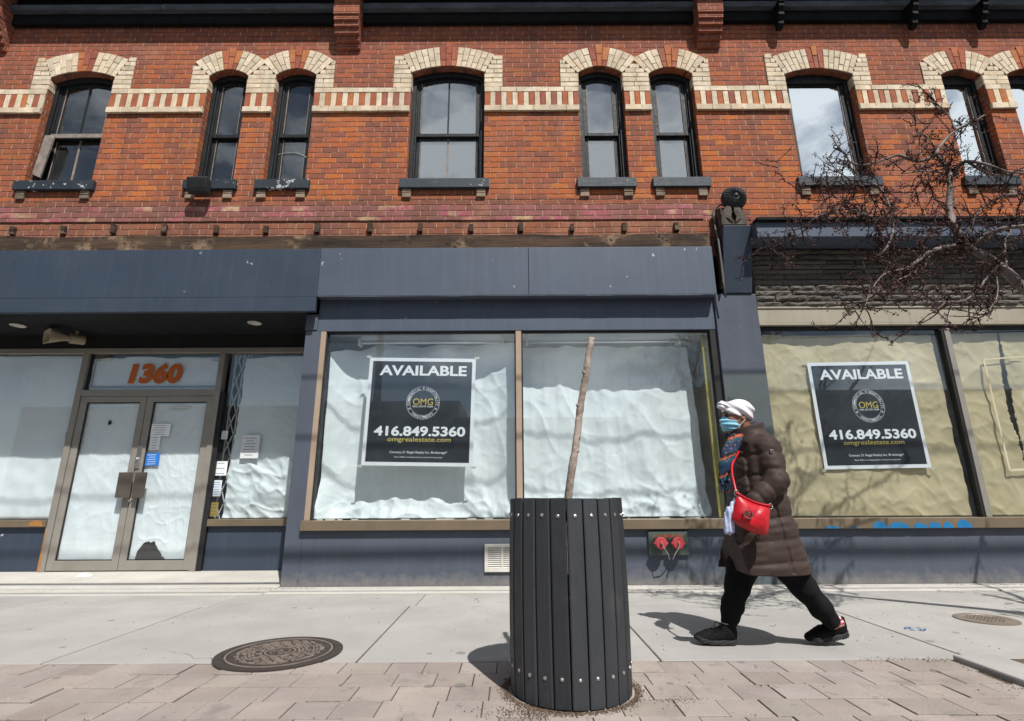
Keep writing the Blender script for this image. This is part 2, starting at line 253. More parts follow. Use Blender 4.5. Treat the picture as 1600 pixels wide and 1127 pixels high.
M['ironlight'] = mat('cast_iron_worn', (0.32, 0.26, 0.215), (0.2, 0.16, 0.13), scale=12, rough=0.5, bump=0.2, metal=0.45)
M['slat'] = mat('charcoal_recycled_board', (0.037, 0.040, 0.044), (0.028, 0.030, 0.034), scale=5, rough=0.55, bump=0.35, bscale=60, stretch=(1, 1, 0.1), spec=0.35, vcol=True, spots=[(40, 0.74, (0.15, 0.14, 0.13), 0.02), (3, 0.6, (0.06, 0.06, 0.062), 0.15), (9, 0.70, (0.085, 0.08, 0.076), 0.05)])
M['steel'] = mat('steel_bolt', (0.6, 0.58, 0.55), (0.45, 0.43, 0.4), rough=0.35, metal=0.9, bump=0)
M['soil'] = mat('dry_soil', (0.13, 0.095, 0.065), (0.07, 0.05, 0.035), scale=12, rough=1, bump=0.8, bscale=60)
M['chaff'] = mat('dead_leaf_chaff', (0.9, 0.9, 0.9), (0.6, 0.6, 0.6), scale=20, rough=0.9, bump=0, vcol=True)
M['bark'] = mat('sapling_bark', (0.44, 0.36, 0.30), (0.22, 0.165, 0.135), scale=14, rough=0.9, bump=0.9, bscale=30, spots=[(17, 0.60, (0.42, 0.36, 0.30), 0.06), (9, 0.70, (0.05, 0.035, 0.03), 0.03)])
M['treebark'] = mat('grey_tree_bark', (0.27, 0.215, 0.19), (0.085, 0.06, 0.05), scale=9, rough=0.75, bump=0.8, bscale=30, spots=[(14, 0.62, (0.24, 0.2, 0.18), 0.06)])
M['twig'] = mat('twig_bark', (0.045, 0.022, 0.018), (0.022, 0.011, 0.010), scale=20, rough=0.7, bump=0.2)
M['bud'] = mat('red_bud', (0.085, 0.024, 0.018), (0.035, 0.014, 0.012), scale=30, rough=0.7, bump=0)
M['white_enamel'] = mat('white_enamel', (0.62, 0.60, 0.55), (0.5, 0.47, 0.42), scale=8, rough=0.5, bump=0.1, spots=[(18, 0.66, (0.3, 0.16, 0.08), 0.05)])
M['fixture'] = mat('fixture_white', (0.72, 0.74, 0.74), (0.62, 0.64, 0.64), rough=0.4, bump=0)
M['greenpaint'] = mat('green_worn_paint', (0.06, 0.085, 0.07), (0.085, 0.11, 0.095), scale=9, rough=0.5, bump=0.3, spots=[(10, 0.62, (0.22, 0.22, 0.18), 0.06)])
M['redcap'] = mat('red_cap', (0.46, 0.06, 0.065), (0.36, 0.05, 0.055), scale=9, rough=0.5, bump=0.1)
M['redlet'] = mat('red_letter_paint', (0.5, 0.09, 0.035), (0.2, 0.06, 0.03), scale=40, rough=0.6, bump=0)
M['beige'] = mat('beige_metal', (0.36, 0.32, 0.25), (0.31, 0.275, 0.21), scale=2, rough=0.6, bump=0.1, streak=(5, (0.2, 0.17, 0.13), 0.4))
M['stone'] = mat('stone_veneer', (0.125, 0.115, 0.10), (0.085, 0.078, 0.068), scale=5, rough=0.9, bump=0.9, bscale=22, dist=0.02, vcol=True)
M['horn'] = mat('horn_beige', (0.38, 0.32, 0.22), (0.3, 0.25, 0.17), rough=0.6, bump=0.05)
M['plastic_black'] = mat('black_plastic', (0.018, 0.018, 0.02), (0.026, 0.026, 0.028), rough=0.45, bump=0.05)
M['cable'] = mat('cable_grey', (0.16, 0.155, 0.15), (0.09, 0.09, 0.09), rough=0.6, bump=0.1)
M['yellowfoam'] = mat('yellow_strip', (0.48, 0.40, 0.09), (0.38, 0.32, 0.07), scale=4, rough=0.8, bump=0.1)
M['oppo'] = mat('brown_terrace_brick', (0.16, 0.10, 0.08), (0.11, 0.075, 0.06), scale=1, rough=0.95, bump=0)
M['roofing'] = mat('roofing', (0.08, 0.08, 0.08), rough=0.95)
# clothes and skin
M['skin'] = mat('skin', (0.34, 0.165, 0.10), (0.27, 0.125, 0.075), scale=12, rough=0.5, bump=0.1, bscale=120)
M['coat'] = mat('brown_nylon', (0.056, 0.038, 0.032), (0.043, 0.029, 0.025), scale=5, rough=0.62, bump=0.3, bscale=20, spec=0.18, dist=0.012)
M['pants'] = mat('black_fleece', (0.008, 0.008, 0.009), (0.012, 0.012, 0.013), scale=8, rough=0.95, bump=0.4, bscale=30, spec=0.1)
M['shoe'] = mat('black_shoe', (0.005, 0.005, 0.0055), (0.010, 0.010, 0.0105), scale=20, rough=0.8, bump=0.5, bscale=80, spec=0.12)
M['shoesole'] = mat('charcoal_sole', (0.016, 0.016, 0.017), (0.03, 0.03, 0.03), scale=20, rough=0.8, bump=0.3)
M['wrap'] = mat('white_wrap', (0.72, 0.70, 0.73), (0.64, 0.62, 0.66), scale=9, rough=0.9, bump=0.25, bscale=50)
M['mask'] = mat('blue_mask', (0.26, 0.56, 0.70), (0.22, 0.50, 0.66), scale=5, rough=0.8, bump=0.1)
M['loop'] = mat('mask_loop', (0.75, 0.75, 0.75), rough=0.8, bump=0)
M['bag'] = mat('red_leather', (0.52, 0.010, 0.020), (0.42, 0.008, 0.016), scale=3, rough=0.38, bump=0.25, bscale=14, spec=0.45)
M['silver'] = mat('silver', (0.7, 0.62, 0.55), (0.5, 0.45, 0.4), rough=0.25, metal=0.9, bump=0)
def stripe_mat(name, ramp, scale, axis='Z'):
    m, nt, b, v = newmat(name)
    s = nt.nodes.new('ShaderNodeSeparateXYZ'); nt.links.new(v, s.inputs[0])
    f = nmath(nt, 'FRACT', nmath(nt, 'MULTIPLY', s.outputs[axis], scale))
    nt.links.new(nramp(nt, f, ramp, 'CONSTANT'), b.inputs['Base Color']); b.inputs['Roughness'].default_value = 0.9
    return m
M['sock'] = stripe_mat('striped_sock', [(0, (0.75, 0.72, 0.72)), (0.35, (0.55, 0.03, 0.05)), (0.8, (0.75, 0.3, 0.3))], 42)
def scarf_mat():
    m, nt, b, v = newmat('knitted_scarf')
    mp = nt.nodes.new('ShaderNodeMapping'); mp.inputs['Scale'].default_value = (1, 1, 1); mp.inputs['Rotation'].default_value = (0, R(18), 0); nt.links.new(v, mp.inputs[0])
    s = nt.nodes.new('ShaderNodeSeparateXYZ'); nt.links.new(mp.outputs[0], s.inputs[0])
    zz = nmath(nt, 'ADD', nmath(nt, 'MULTIPLY', s.outputs[2], 9.5), nmath(nt, 'MULTIPLY', nnoise(nt, v, 60, 3), 0.35))
    f = nmath(nt, 'FRACT', zz)
    c = nramp(nt, f, [(0, (0.010, 0.035, 0.085)), (0.3, (0.008, 0.075, 0.11)), (0.55, (0.5, 0.09, 0.03)), (0.64, (0.012, 0.012, 0.02)), (0.8, (0.01, 0.05, 0.11))], 'CONSTANT')
    sp = nramp(nt, nnoise(nt, v, 75, 2), [(0.62, 0), (0.64, 1)])
    c = nmix(nt, sp, c, (0.55, 0.11, 0.04)); sp2 = nramp(nt, nnoise(nt, v, 62, 2), [(0.60, 0), (0.62, 1)]); c = nmix(nt, sp2, c, (0.01, 0.012, 0.02))
    nt.links.new(c, b.inputs['Base Color']); b.inputs['Roughness'].default_value = 0.95
    setbump(nt, b, nnoise(nt, v, 110, 3), 0.8, 0.01); return m
M['scarf'] = scarf_mat()
M['floral'] = mat('printed_cloth', (0.66, 0.70, 0.8), (0.18, 0.24, 0.5), scale=26, rough=0.8, bump=0.2)

# ------------------------------------------------------------------ helpers: geometry
def tag(o, label=None, cat=None, group=None, kind=None):
    if label: o['label'] = label
    if cat: o['category'] = cat
    if group: o['group'] = group
    if kind: o['kind'] = kind
    return o
def empty(name, loc, label, cat, group=None):
    o = bpy.data.objects.new(name, None); SC.collection.objects.link(o); o.location = loc; o.empty_display_size = 0.1
    return tag(o, label, cat, group)
def link(name, me, m, parent=None, smooth=False):
    o = bpy.data.objects.new(name, me); SC.collection.objects.link(o)
    if m is not None:
        for k in (m if isinstance(m, (list, tuple)) else [m]): me.materials.append(k)
    if smooth: me.polygons.foreach_set('use_smooth', [True] * len(me.polygons))
    if parent is not None: adopt(o, parent)
    return o
def wloc(o):
    p = Vector(o.location)
    while o.parent is not None: o = o.parent; p = p + Vector(o.location)
    return p
def adopt(o, parent):
    o.parent = parent
    root = parent
    while root.parent is not None: root = root.parent
    if parent is root: o.matrix_parent_inverse = Matrix.Translation(-Vector(root.location))
class MB:
    def __init__(s): s.v = []; s.f = []; s.c = []; s.mi = []; s.col = None; s.m = 0
    def face(s, idx): s.f.append(tuple(idx)); s.c.append(s.col); s.mi.append(s.m)
    def add(s, pts): n = len(s.v); s.v += [tuple(p) for p in pts]; return n
    def quad(s, *pts): n = s.add(pts); s.face(range(n, n + len(pts)))
    def box(s, x0, x1, y0, y1, z0, z1):
        n = s.add([(x0, y0, z0), (x1, y0, z0), (x1, y1, z0), (x0, y1, z0), (x0, y0, z1), (x1, y0, z1), (x1, y1, z1), (x0, y1, z1)])
        for q in ((0, 3, 2, 1), (4, 5, 6, 7), (0, 1, 5, 4), (1, 2, 6, 5), (2, 3, 7, 6), (3, 0, 4, 7)): s.face([n + i for i in q])
    def prism(s, poly, y0, y1):               # poly: (x,z) anticlockwise seen from -y
        k = len(poly); n = s.add([(x, y0, z) for x, z in poly] + [(x, y1, z) for x, z in poly])
        s.face([n + i for i in range(k)]); s.face([n + k + i for i in reversed(range(k))])
        for i in range(k): j = (i + 1) % k; s.face([n + j, n + i, n + k + i, n + k + j])
    def slab(s, poly, z0, z1):                # poly: (x,y) anticlockwise from above
        k = len(poly); n = s.add([(x, y, z0) for x, y in poly] + [(x, y, z1) for x, y in poly])
        s.face([n + i for i in reversed(range(k))]); s.face([n + k + i for i in range(k)])
        for i in range(k): j = (i + 1) % k; s.face([n + i, n + j, n + k + j, n + k + i])
    def xprof(s, prof, x0, x1):               # prof: (y,z) polygon swept along x
        k = len(prof); n = s.add([(x0, y, z) for y, z in prof] + [(x1, y, z) for y, z in prof])
        s.face([n + i for i in reversed(range(k))]); s.face([n + k + i for i in range(k)])
        for i in range(k): j = (i + 1) % k; s.face([n + i, n + j, n + k + j, n + k + i])
    def tube(s, pts, rad, seg=8, cap=True, jit=0):
        pts = [Vector(p) for p in pts]; n0 = None; k = len(pts)
        rad = rad if isinstance(rad, (list, tuple)) else [rad] * k
        up = Vector((0.13, 0.21, 1)).normalized()
        for i, p in enumerate(pts):
            t = (pts[min(i + 1, k - 1)] - pts[max(i - 1, 0)])
            t = t.normalized() if t.length > 1e-9 else Vector((0, 0, 1))
            a = t.cross(up)
            if a.length < 0.05: a = t.cross(Vector((1, 0, 0)))
            a.normalize(); b = t.cross(a)
            ring = [p + (a * math.cos(q) + b * math.sin(q)) * rad[i] * (1 + (random.uniform(-jit, jit) if jit else 0)) for q in (2 * math.pi * j / seg for j in range(seg))]
            n = s.add(ring)
            if n0 is not None:
                for j in range(seg): s.face([n0 + j, n0 + (j + 1) % seg, n + (j + 1) % seg, n + j])
            elif cap: s.face([n + j for j in reversed(range(seg))])
            n0 = n
        if cap: s.face([n0 + j for j in range(seg)])
    def lathe(s, prof, c, seg=32, axis='z'):  # prof: (r,h)
        n0 = None
        for r, h in prof:
            ring = []
            for j in range(seg):
                q = 2 * math.pi * j / seg; a, b = r * math.cos(q), r * math.sin(q)
                ring.append((c[0] + a, c[1] + b, c[2] + h) if axis == 'z' else (c[0] + a, c[1] - h, c[2] + b))
            n = s.add(ring)
            if n0 is not None:
                for j in range(seg): s.face([n0 + j, n0 + (j + 1) % seg, n + (j + 1) % seg, n + j])
            else: s.face([n + j for j in reversed(range(seg))])
            n0 = n
        s.face([n0 + j for j in range(seg)])
    def frame(s, x0, x1, z0, z1, y0, y1, t, tb=None, tt=None):
        tb = tb or t; tt = tt or t
        s.box(x0, x0 + t, y0, y1, z0, z1); s.box(x1 - t, x1, y0, y1, z0, z1)
        s.box(x0 + t, x1 - t, y0, y1, z0, z0 + tb); s.box(x0 + t, x1 - t, y0, y1, z1 - tt, z1)
    def build(s, name, m, parent=None, smooth=False, bevel=0, seg=2, recalc=True):
        me = bpy.data.meshes.new(name); me.from_pydata(s.v, [], s.f)
        if True:
            ca = me.color_attributes.new('Col', 'FLOAT_COLOR', 'CORNER'); arr = []
            for p, c in zip(me.polygons, s.c): arr += list((c or (1, 1, 1)) + (1,)) * p.loop_total
            ca.data.foreach_set('color', arr)
        if any(s.mi): me.polygons.foreach_set('material_index', s.mi)
        if recalc:
            bm = bmesh.new(); bm.from_mesh(me); bmesh.ops.recalc_face_normals(bm, faces=bm.faces); bm.to_mesh(me); bm.free()
        o = link(name, me, m, parent, smooth)
        if bevel:
            b = o.modifiers.new('bevel', 'BEVEL'); b.width = bevel; b.segments = seg; b.limit_method = 'ANGLE'; b.angle_limit = R(40)
        return o
    def parts(s, name, m, parent=None, **k):     # every separate piece becomes a part of its own
        par = list(range(len(s.v)))
        def find(i):
            while par[i] != i: par[i] = par[par[i]]; i = par[i]
            return i
        for f in s.f:
            for i in f[1:]: par[find(i)] = find(f[0])
        groups = {}
        for fi, f in enumerate(s.f): groups.setdefault(find(f[0]), []).append(fi)
        res = []
        for fis in groups.values():
            q = MB(); mp_ = {}
            for fi in fis:
                idx = []
                for i in s.f[fi]:
                    if i not in mp_: mp_[i] = len(q.v); q.v.append(s.v[i])
                    idx.append(mp_[i])
                q.col = s.c[fi]; q.face(idx)
            res.append(q.build(name, m, parent, **k))
        return res
_tx = {}
def glyphs(body, bold=0.0, shear=0.0):
    key = (body, bold, shear)
    if key not in _tx:
        cu = bpy.data.curves.new('lettering', 'FONT'); cu.body = body; cu.size = 1; cu.offset = bold; cu.shear = shear; cu.resolution_u = 4
        o = bpy.data.objects.new('lettering', cu); SC.collection.objects.link(o)
        dg = bpy.context.evaluated_depsgraph_get(); me = bpy.data.meshes.new_from_object(o.evaluated_get(dg))
        vs = [(v.co.x, v.co.y) for v in me.vertices]; fs = [tuple(p.vertices) for p in me.polygons]
        bpy.data.objects.remove(o); bpy.data.curves.remove(cu); bpy.data.meshes.remove(me); _tx[key] = (vs, fs)
    return _tx[key]
def text(mb, body, cx, cz, y, width=None, height=None, bold=0.0, rot=0, shear=0.0, tilt=0.0):
    vs, fs = glyphs(body, bold, shear)
    if not vs: return
    xa, xb = min(v[0] for v in vs), max(v[0] for v in vs); za, zb = min(v[1] for v in vs), max(v[1] for v in vs)
    sx = width / (xb - xa) if width else None; sz = height / (zb - za) if height else sx; sx = sx or sz
    cr, sr = math.cos(rot), math.sin(rot); pts = []
    for x, z in vs:
        x = (x - (xa + xb) / 2) * sx; z = (z - (za + zb) / 2) * sz
        pts.append((cx + x * cr - z * sr, y, cz + x * sr + z * cr))
    n = mb.add(pts)
    for f in fs: mb.face([n + i for i in f])
def sheet(name, m, x0, x1, z0, z1, yf, parent=None, nx=90, nz=80, top=None, hole=None, thick=0.002, xl=None, xr=None):
    """hanging paper: a fine mesh whose depth follows yf(u,v,x,z)"""
    mb = MB(); idx = {}
    for j in range(nz + 1):
        for i in range(nx + 1):
            u, v = i / nx, j / nz
            a = x0 + (xl(v) if xl else 0); b = x1 + (xr(v) if xr else 0)
            x = a + (b - a) * u; zt = z1 + (top(u) if top else 0); z = z0 + (zt - z0) * v
            mb.v.append((x, yf(u, v, x, z), z))
    for j in range(nz):
        for i in range(nx):
            x, _, z = mb.v[j * (nx + 1) + i]
            if hole and hole(x, z): continue
            a = j * (nx + 1) + i; mb.face([a, a + 1, a + nx + 2, a + nx + 1])
    o = mb.build(name, m, parent, smooth=True, recalc=False)
    sol = o.modifiers.new('thickness', 'SOLIDIFY'); sol.thickness = thick; sol.offset = 1
    return o
def fbm(x, y, z=0.0, o=4):
    return noise.fractal(Vector((x, y, z)), 1.0, 2.0, o)
def ridge(x, z, seed, sc):                     # thin sharp fold lines
    return max(0.0, 1 - 2.2 * abs(noise.noise(Vector((x * sc + seed, z * sc + 0.4 * noise.noise(Vector((x * 4, z * 4, seed))), seed * 1.7))))) ** 3
def crease(x, z, seed=0, sc=2.0):              # sharp folds of crumpled paper
    a = abs(noise.noise(Vector((x * sc + seed + 0.3 * noise.noise(Vector((x * 3, z * 3, seed))), z * sc * 0.8, seed)))); b = abs(noise.noise(Vector((x * sc * 2.3 - seed, z * sc * 2.1 + 5, seed + 3))))
    return 0.7 * a + 0.35 * b + 0.12 * abs(noise.noise(Vector((x * sc * 5, z * sc * 4.4, seed + 9))))

# ------------------------------------------------------------------ SETTING: ground, road, pavement
mb = MB(); mb.quad((-400, -400, -0.16), (400, -400, -0.16), (400, 400, -0.16), (-400, 400, -0.16)); tag(mb.build('ground', M['asphalt']), kind='structure')
mb = MB(); mb.quad((-60, -12, -0.15), (60, -12, -0.15), (60, 0.9, -0.15), (-60, 0.9, -0.15)); tag(mb.build('road', M['asphalt']), kind='structure')
mb = MB(); mb.box(-60, 60, 0.95, 1.12, -0.2, 0.0); tag(mb.build('kerb', M['step'], bevel=0.012), kind='structure')
mb = MB(); mb.box(-14, 14, 1.12, 6.0, -0.2, -0.0065); tag(mb.build('pavement_bed', M['sand']), kind='structure')
# concrete flags
mb = MB(); xs = [-10, -8.12, -6.32, -4.52, -2.76, -0.92, 0.86, 2.68, 4.5, 6.3, 8.1, 10]
def shade(a=0.13): k = 1 - random.uniform(0, a); return (k, k * random.uniform(0.985, 1.0), k * random.uniform(0.97, 1.0))
def grid_slab(mb, x0, x1, y0, y1, g, z=0.0):
    mb.col = shade(); mb.box(x0 + g, x1 - g, y0 + g, y1 - g, -0.1, z + random.uniform(-0.001, 0.001))
for a, b in zip(xs[:-1], xs[1:]):
    grid_slab(mb, a, b, 3.375, 5.02, 0.006)
    grid_slab(mb, a + 0.05, b + 0.05, 5.02, 5.60, 0.004)
tag(mb.build('pavement', M['concrete'], bevel=0.006), kind='structure')
mb = MB()
mb.box(-12, -2.52, 5.60, 5.98, -0.1, 0.004); mb.box(-2.5, 12, 5.604, 5.985, -0.1, 0.012)
mb.quad((-12, 5.98, 0.004), (-2.52, 5.98, 0.004), (-2.52, 6.79, 0.078), (-12, 6.79, 0.078))
tag(mb.build('pavement_edge', M['step'], bevel=0.008), kind='structure')
mh = (-1.44, 3.56, 0.0)
mb = MB(); y = 3.368; r = 0
while y > 1.2:
    x = -8 + random.uniform(0, 0.2)
    while x < 9:
        ln = random.choice((0.2, 0.205, 0.21, 0.26)); g = 0.0018 + random.uniform(0, 0.0016)
        inpit = x > 2.5 and y > 2.4
        if not inpit:
            x1 = min(x + ln, 2.54) if y > 2.4 and x < 2.54 < x + ln else x + ln
            k = random.uniform(0.86, 1.05); t = random.uniform(0.97, 1.02); mb.col = (k * 1.01, k * t, k * t * random.uniform(0.98, 1.02))
            dz = random.uniform(-0.004, 0.002); tl = random.uniform(-0.002, 0.002)
            n = len(mb.v); mb.box(x + g, x1 - g, y - 0.197 + g, y - g, -0.06, dz)
            for i in (4, 5): q = mb.v[n + i]; mb.v[n + i] = (q[0], q[1], q[2] + tl)
        x += ln
    y -= 0.197; r += 1
tag(mb.build('paver_strip', M['paver'], bevel=0.003), kind='structure')
# tree pit
mb = MB(); mb.box(2.545, 2.80, 1.2, 3.36, -0.1, 0.030); tag(mb.build('tree_pit_kerb', M['concrete'], bevel=0.012), kind='structure')
mb = MB(); mb.quad((2.80, 1.2, 0.0), (9, 1.2, 0.0), (9, 3.37, 0.0), (2.80, 3.37, 0.0)); tag(mb.build('tree_pit_soil', M['soil']), kind='structure')
def chaff(name, pts, label, size=(0.002, 0.0065), cols=((0.11, 0.07, 0.042), (0.20, 0.135, 0.085), (0.06, 0.042, 0.03))):
    mb = MB()
    for p in pts:
        s_ = random.uniform(*size); a = random.uniform(0, 6.28); t = random.uniform(-0.5, 0.5)
        ax = Vector((math.cos(a), math.sin(a), t * 0.5)) * s_; bx = Vector((-math.sin(a), math.cos(a), random.uniform(-0.4, 0.4))) * s_ * random.uniform(0.2, 0.7)
        c = Vector(p); mb.col = random.choice(cols); k = c + Vector((0, 0, s_ * 0.5))
        n = mb.add([c - ax, c + bx, c + ax, c - bx, k]); 
        for q in ((0, 1, 4), (1, 2, 4), (2, 3, 4), (3, 0, 4)): mb.face([n + i for i in q])
    return tag(mb.build(name, M['chaff'], recalc=False), label, None, None, 'stuff')
# ------------------------------------------------------------------ BUILDINGS
WY = 6.0
bldA = empty('shop_building', (-2.3, 6.0, 0), 'two storey red brick shop building with dark slate storefront and white papered windows, numbered 1360', 'building')
bldB = empty('shop_building', (6.5, 6.0, 0), 'red brick shop building with brown kraft papered windows and a grey stone band', 'building')
OPS = {  # x0, x1, spring z, rise, building, style
 'w1': (-6.41, -5.52, 6.62, 0.10, bldA, 'dark2'), 'w2': (-4.20, -3.66, 6.63, 0.11, bldA, 'dark'), 'w3': (-3.27, -2.71, 6.64, 0.11, bldA, 'dark'),
 'w4': (-1.38, -0.36, 6.67, 0.11, bldA, 'grey2'), 'w5': (0.94, 1.56, 6.65, 0.115, bldA, 'grey'), 'w6': (1.925, 2.53, 6.63, 0.11, bldA, 'grey'),
 'w7': (3.82, 4.76, 6.61, 0.10, bldB, 'mirror'), 'w8': (5.99, 6.56, 6.58, 0.10, bldB, 'mirror'), 'w9': (6.91, 7.48, 6.58, 0.10, bldB, 'mirror')}
ZB = 4.955
def arch(op, n=14, off=0.0):
    a, b, zs, r = op[:4]; c = (a + b) / 2; h = (b - a) / 2; Rr = (h * h + r * r) / (2 * r); zc = zs + r - Rr
    t0 = math.asin(h / Rr); return c, zc, Rr, t0, [(c + (Rr + off) * math.sin(t), zc + (Rr + off) * math.cos(t)) for t in (-t0 + 2 * t0 * i / n for i in range(n + 1))]
def brick_wall(x0, x1, z0, z1, ops, parent):
    mb = MB(); y = WY; x = x0
    for op in sorted(ops):
        a, b, zs, r = op[:4]; pts = arch(op)[4]
        mb.quad((x, y, z0), (a, y, z0), (a, y, z1), (x, y, z1))
        mb.quad((a, y, z0), (b, y, z0), (b, y, ZB), (a, y, ZB))
        for p, q in zip(pts[:-1], pts[1:]): mb.quad((p[0], y, p[1]), (q[0], y, q[1]), (q[0], y, z1), (p[0], y, z1))
        d = y + 0.3
        mb.quad((a, y, ZB), (a, y, zs), (a, d, zs), (a, d, ZB)); mb.quad((b, y, zs), (b, y, ZB), (b, d, ZB), (b, d, zs)); mb.quad((a, y, ZB), (a, d, ZB), (b, d, ZB), (b, y, ZB))
        for p, q in zip(pts[:-1], pts[1:]): mb.quad((p[0], y, p[1]), (p[0], d, p[1]), (q[0], d, q[1]), (q[0], y, q[1]))
        x = b
    mb.quad((x, y, z0), (x1, y, z0), (x1, y, z1), (x, y, z1))
    return mb.build('brick_wall', M['brick'], parent, recalc=False)
XS = 3.0
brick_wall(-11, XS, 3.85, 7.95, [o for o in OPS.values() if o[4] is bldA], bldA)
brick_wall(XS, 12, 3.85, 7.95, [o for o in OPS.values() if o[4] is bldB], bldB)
def buff():
    k = random.uniform(0.82, 1.05); t = random.uniform(0.93, 1.0); return (0.84 * k, 0.73 * k * t, 0.565 * k * t * t)
def redb():
    return random.choice([(0.50, 0.15, 0.06), (0.44, 0.125, 0.06), (0.54, 0.19, 0.07), (0.36, 0.11, 0.07)])
def jbox(mb, x0, x1, y0, y1, z0, z1, j=0.003):
    n = len(mb.v); mb.box(x0, x1, y0, y1, z0, z1)
    for i in range(n, n + 8):
        p = mb.v[i]; f = p[1] < (y0 + y1) / 2
        mb.v[i] = (p[0] + random.uniform(-j, j), p[1] + (random.uniform(-j, j) if f else 0), p[2] + random.uniform(-j * 0.7, j * 0.7))
def voussoirs(mb, op):
    c, zc, Rr, t0, _ = arch(op); n = max(9, int(round(2 * t0 * (Rr + 0.12) / 0.079))); n += 1 - n % 2; key = {n // 2 - 1, n // 2, n // 2 + 1}
    for k in range(n):
        ta = -t0 + 2 * t0 * k / n; tb = ta + 2 * t0 / n; red = k in key; r1 = Rr + 0.335 + (0.05 if k == n // 2 else 0.0)
        cut = Rr + (0.215 if k % 2 else 0.105)
        for ra, rb in ((Rr + 0.001, cut), (cut, r1)):
            g = 0.0035; mb.col = redb() if red else buff()
            p = []
            for rr, tt in ((ra + g, ta), (ra + g, tb), (rb - g, tb), (rb - g, ta)):
                s = 1 if tt == ta else -1
                p.append((c + rr * math.sin(tt) + s * g * math.cos(tt), zc + rr * math.cos(tt) - s * g * math.sin(tt)))
            mb.prism(p, WY - 0.014 - random.uniform(0, 0.005), WY - 0.0005)
def quoins(mb, fl, fr, z0, z1):
    z = z0; i = 0
    while z < z1:
        zt = z + 0.0765; xl, xr = fl(z + 0.04), fr(z + 0.04)
        if xr - xl > 0.04:
            cuts = [xl, xr] if (i % 2 == 0 and xr - xl < 0.3) else [xl, xl + (xr - xl) * random.uniform(0.4, 0.6), xr]
            for a, b in zip(cuts[:-1], cuts[1:]):
                mb.col = buff(); jbox(mb, a + 0.003, b - 0.003, WY - 0.014 - random.uniform(0, 0.005), WY - 0.0005, z + 0.003, zt - 0.004, 0.002)
        z = zt; i += 1
def side(op, s):                               # inner edge of the quoin next to an opening
    a, b, zs, r = op[:4]; t0 = arch(op)[3]
    return lambda z: (b + max(0, z - zs) * math.tan(t0)) if s > 0 else (a - max(0, z - zs) * math.tan(t0))
QZ0 = 6.425
def arch_part(names, parent):
    mb = MB(); ops = [OPS[n] for n in names]
    for i, op in enumerate(ops):
        voussoirs(mb, op); t0 = arch(op)[3]; top = op[2] + 0.30 * math.cos(t0)
        if i == 0: quoins(mb, lambda z, o=op: o[0] - 0.25, side(op, -1), QZ0, top)
        if i == len(ops) - 1: quoins(mb, side(op, 1), lambda z, o=op: o[1] + 0.25, QZ0, top)
        else: quoins(mb, side(op, 1), side(ops[i + 1], -1), QZ0, top)
        for xx, s in ((op[0], 1), (op[1], -1)):       # buff returns inside the reveal
            z = QZ0
            while z < op[2] - 0.07:
                mb.col = buff(); mb.box(min(xx, xx + s * 0.006), max(xx, xx + s * 0.006), WY - 0.012, WY + 0.10, z + 0.003, z + 0.0725); z += 0.0765
    mb.build('window_arch', M['trimbrick'], parent, bevel=0.003, seg=1)
for grp, par in ((('w1',), bldA), (('w2', 'w3'), bldA), (('w4',), bldA), (('w5', 'w6'), bldA), (('w7',), bldB), (('w8', 'w9'), bldB)): arch_part(grp, par)
def belt(x0, x1, parent):
    mb = MB(); n = max(2, int(round((x1 - x0) / 0.0785))); p = (x1 - x0) / n
    for i in range(n):
        a = x0 + i * p; red = (i % 2 == 0); mb.col = redb() if red else buff()
        jbox(mb, a + 0.004, a + p - 0.004, WY - 0.016 - random.uniform(0, 0.005), WY - 0.006, 6.112, 6.335, 0.0025)
    for z0, z1, y0 in ((6.02, 6.104, WY - 0.04), (6.343, 6.42, WY - 0.018)):
        a = x0
        while a < x1 - 0.01:
            b = min(a + random.choice((0.22, 0.225, 0.23)), x1)
            if x1 - b < 0.06: b = x1
            mb.col = buff(); jbox(mb, a + 0.002, b - 0.002, y0 - random.uniform(0, 0.004), WY - 0.006, z0, z1, 0.003); a = b
    mb.col = (0.3, 0.22, 0.16); mb.box(x0 + 0.001, x1 - 0.001, WY - 0.0055, WY - 0.0006, 6.03, 6.41)
    mb.build('belt_course', M['trimbrick'], parent, bevel=0.003, seg=1)
names = list(OPS); edges = [-11.0]
for n in names: edges += [OPS[n][0], OPS[n][1]]
edges.append(12.0)
for i in range(0, len(edges), 2):
    a, b = edges[i], edges[i + 1]
    if a < XS < b: belt(a, XS, bldA); belt(XS, b, bldB)
    else: belt(a, b, bldA if b <= XS else bldB)
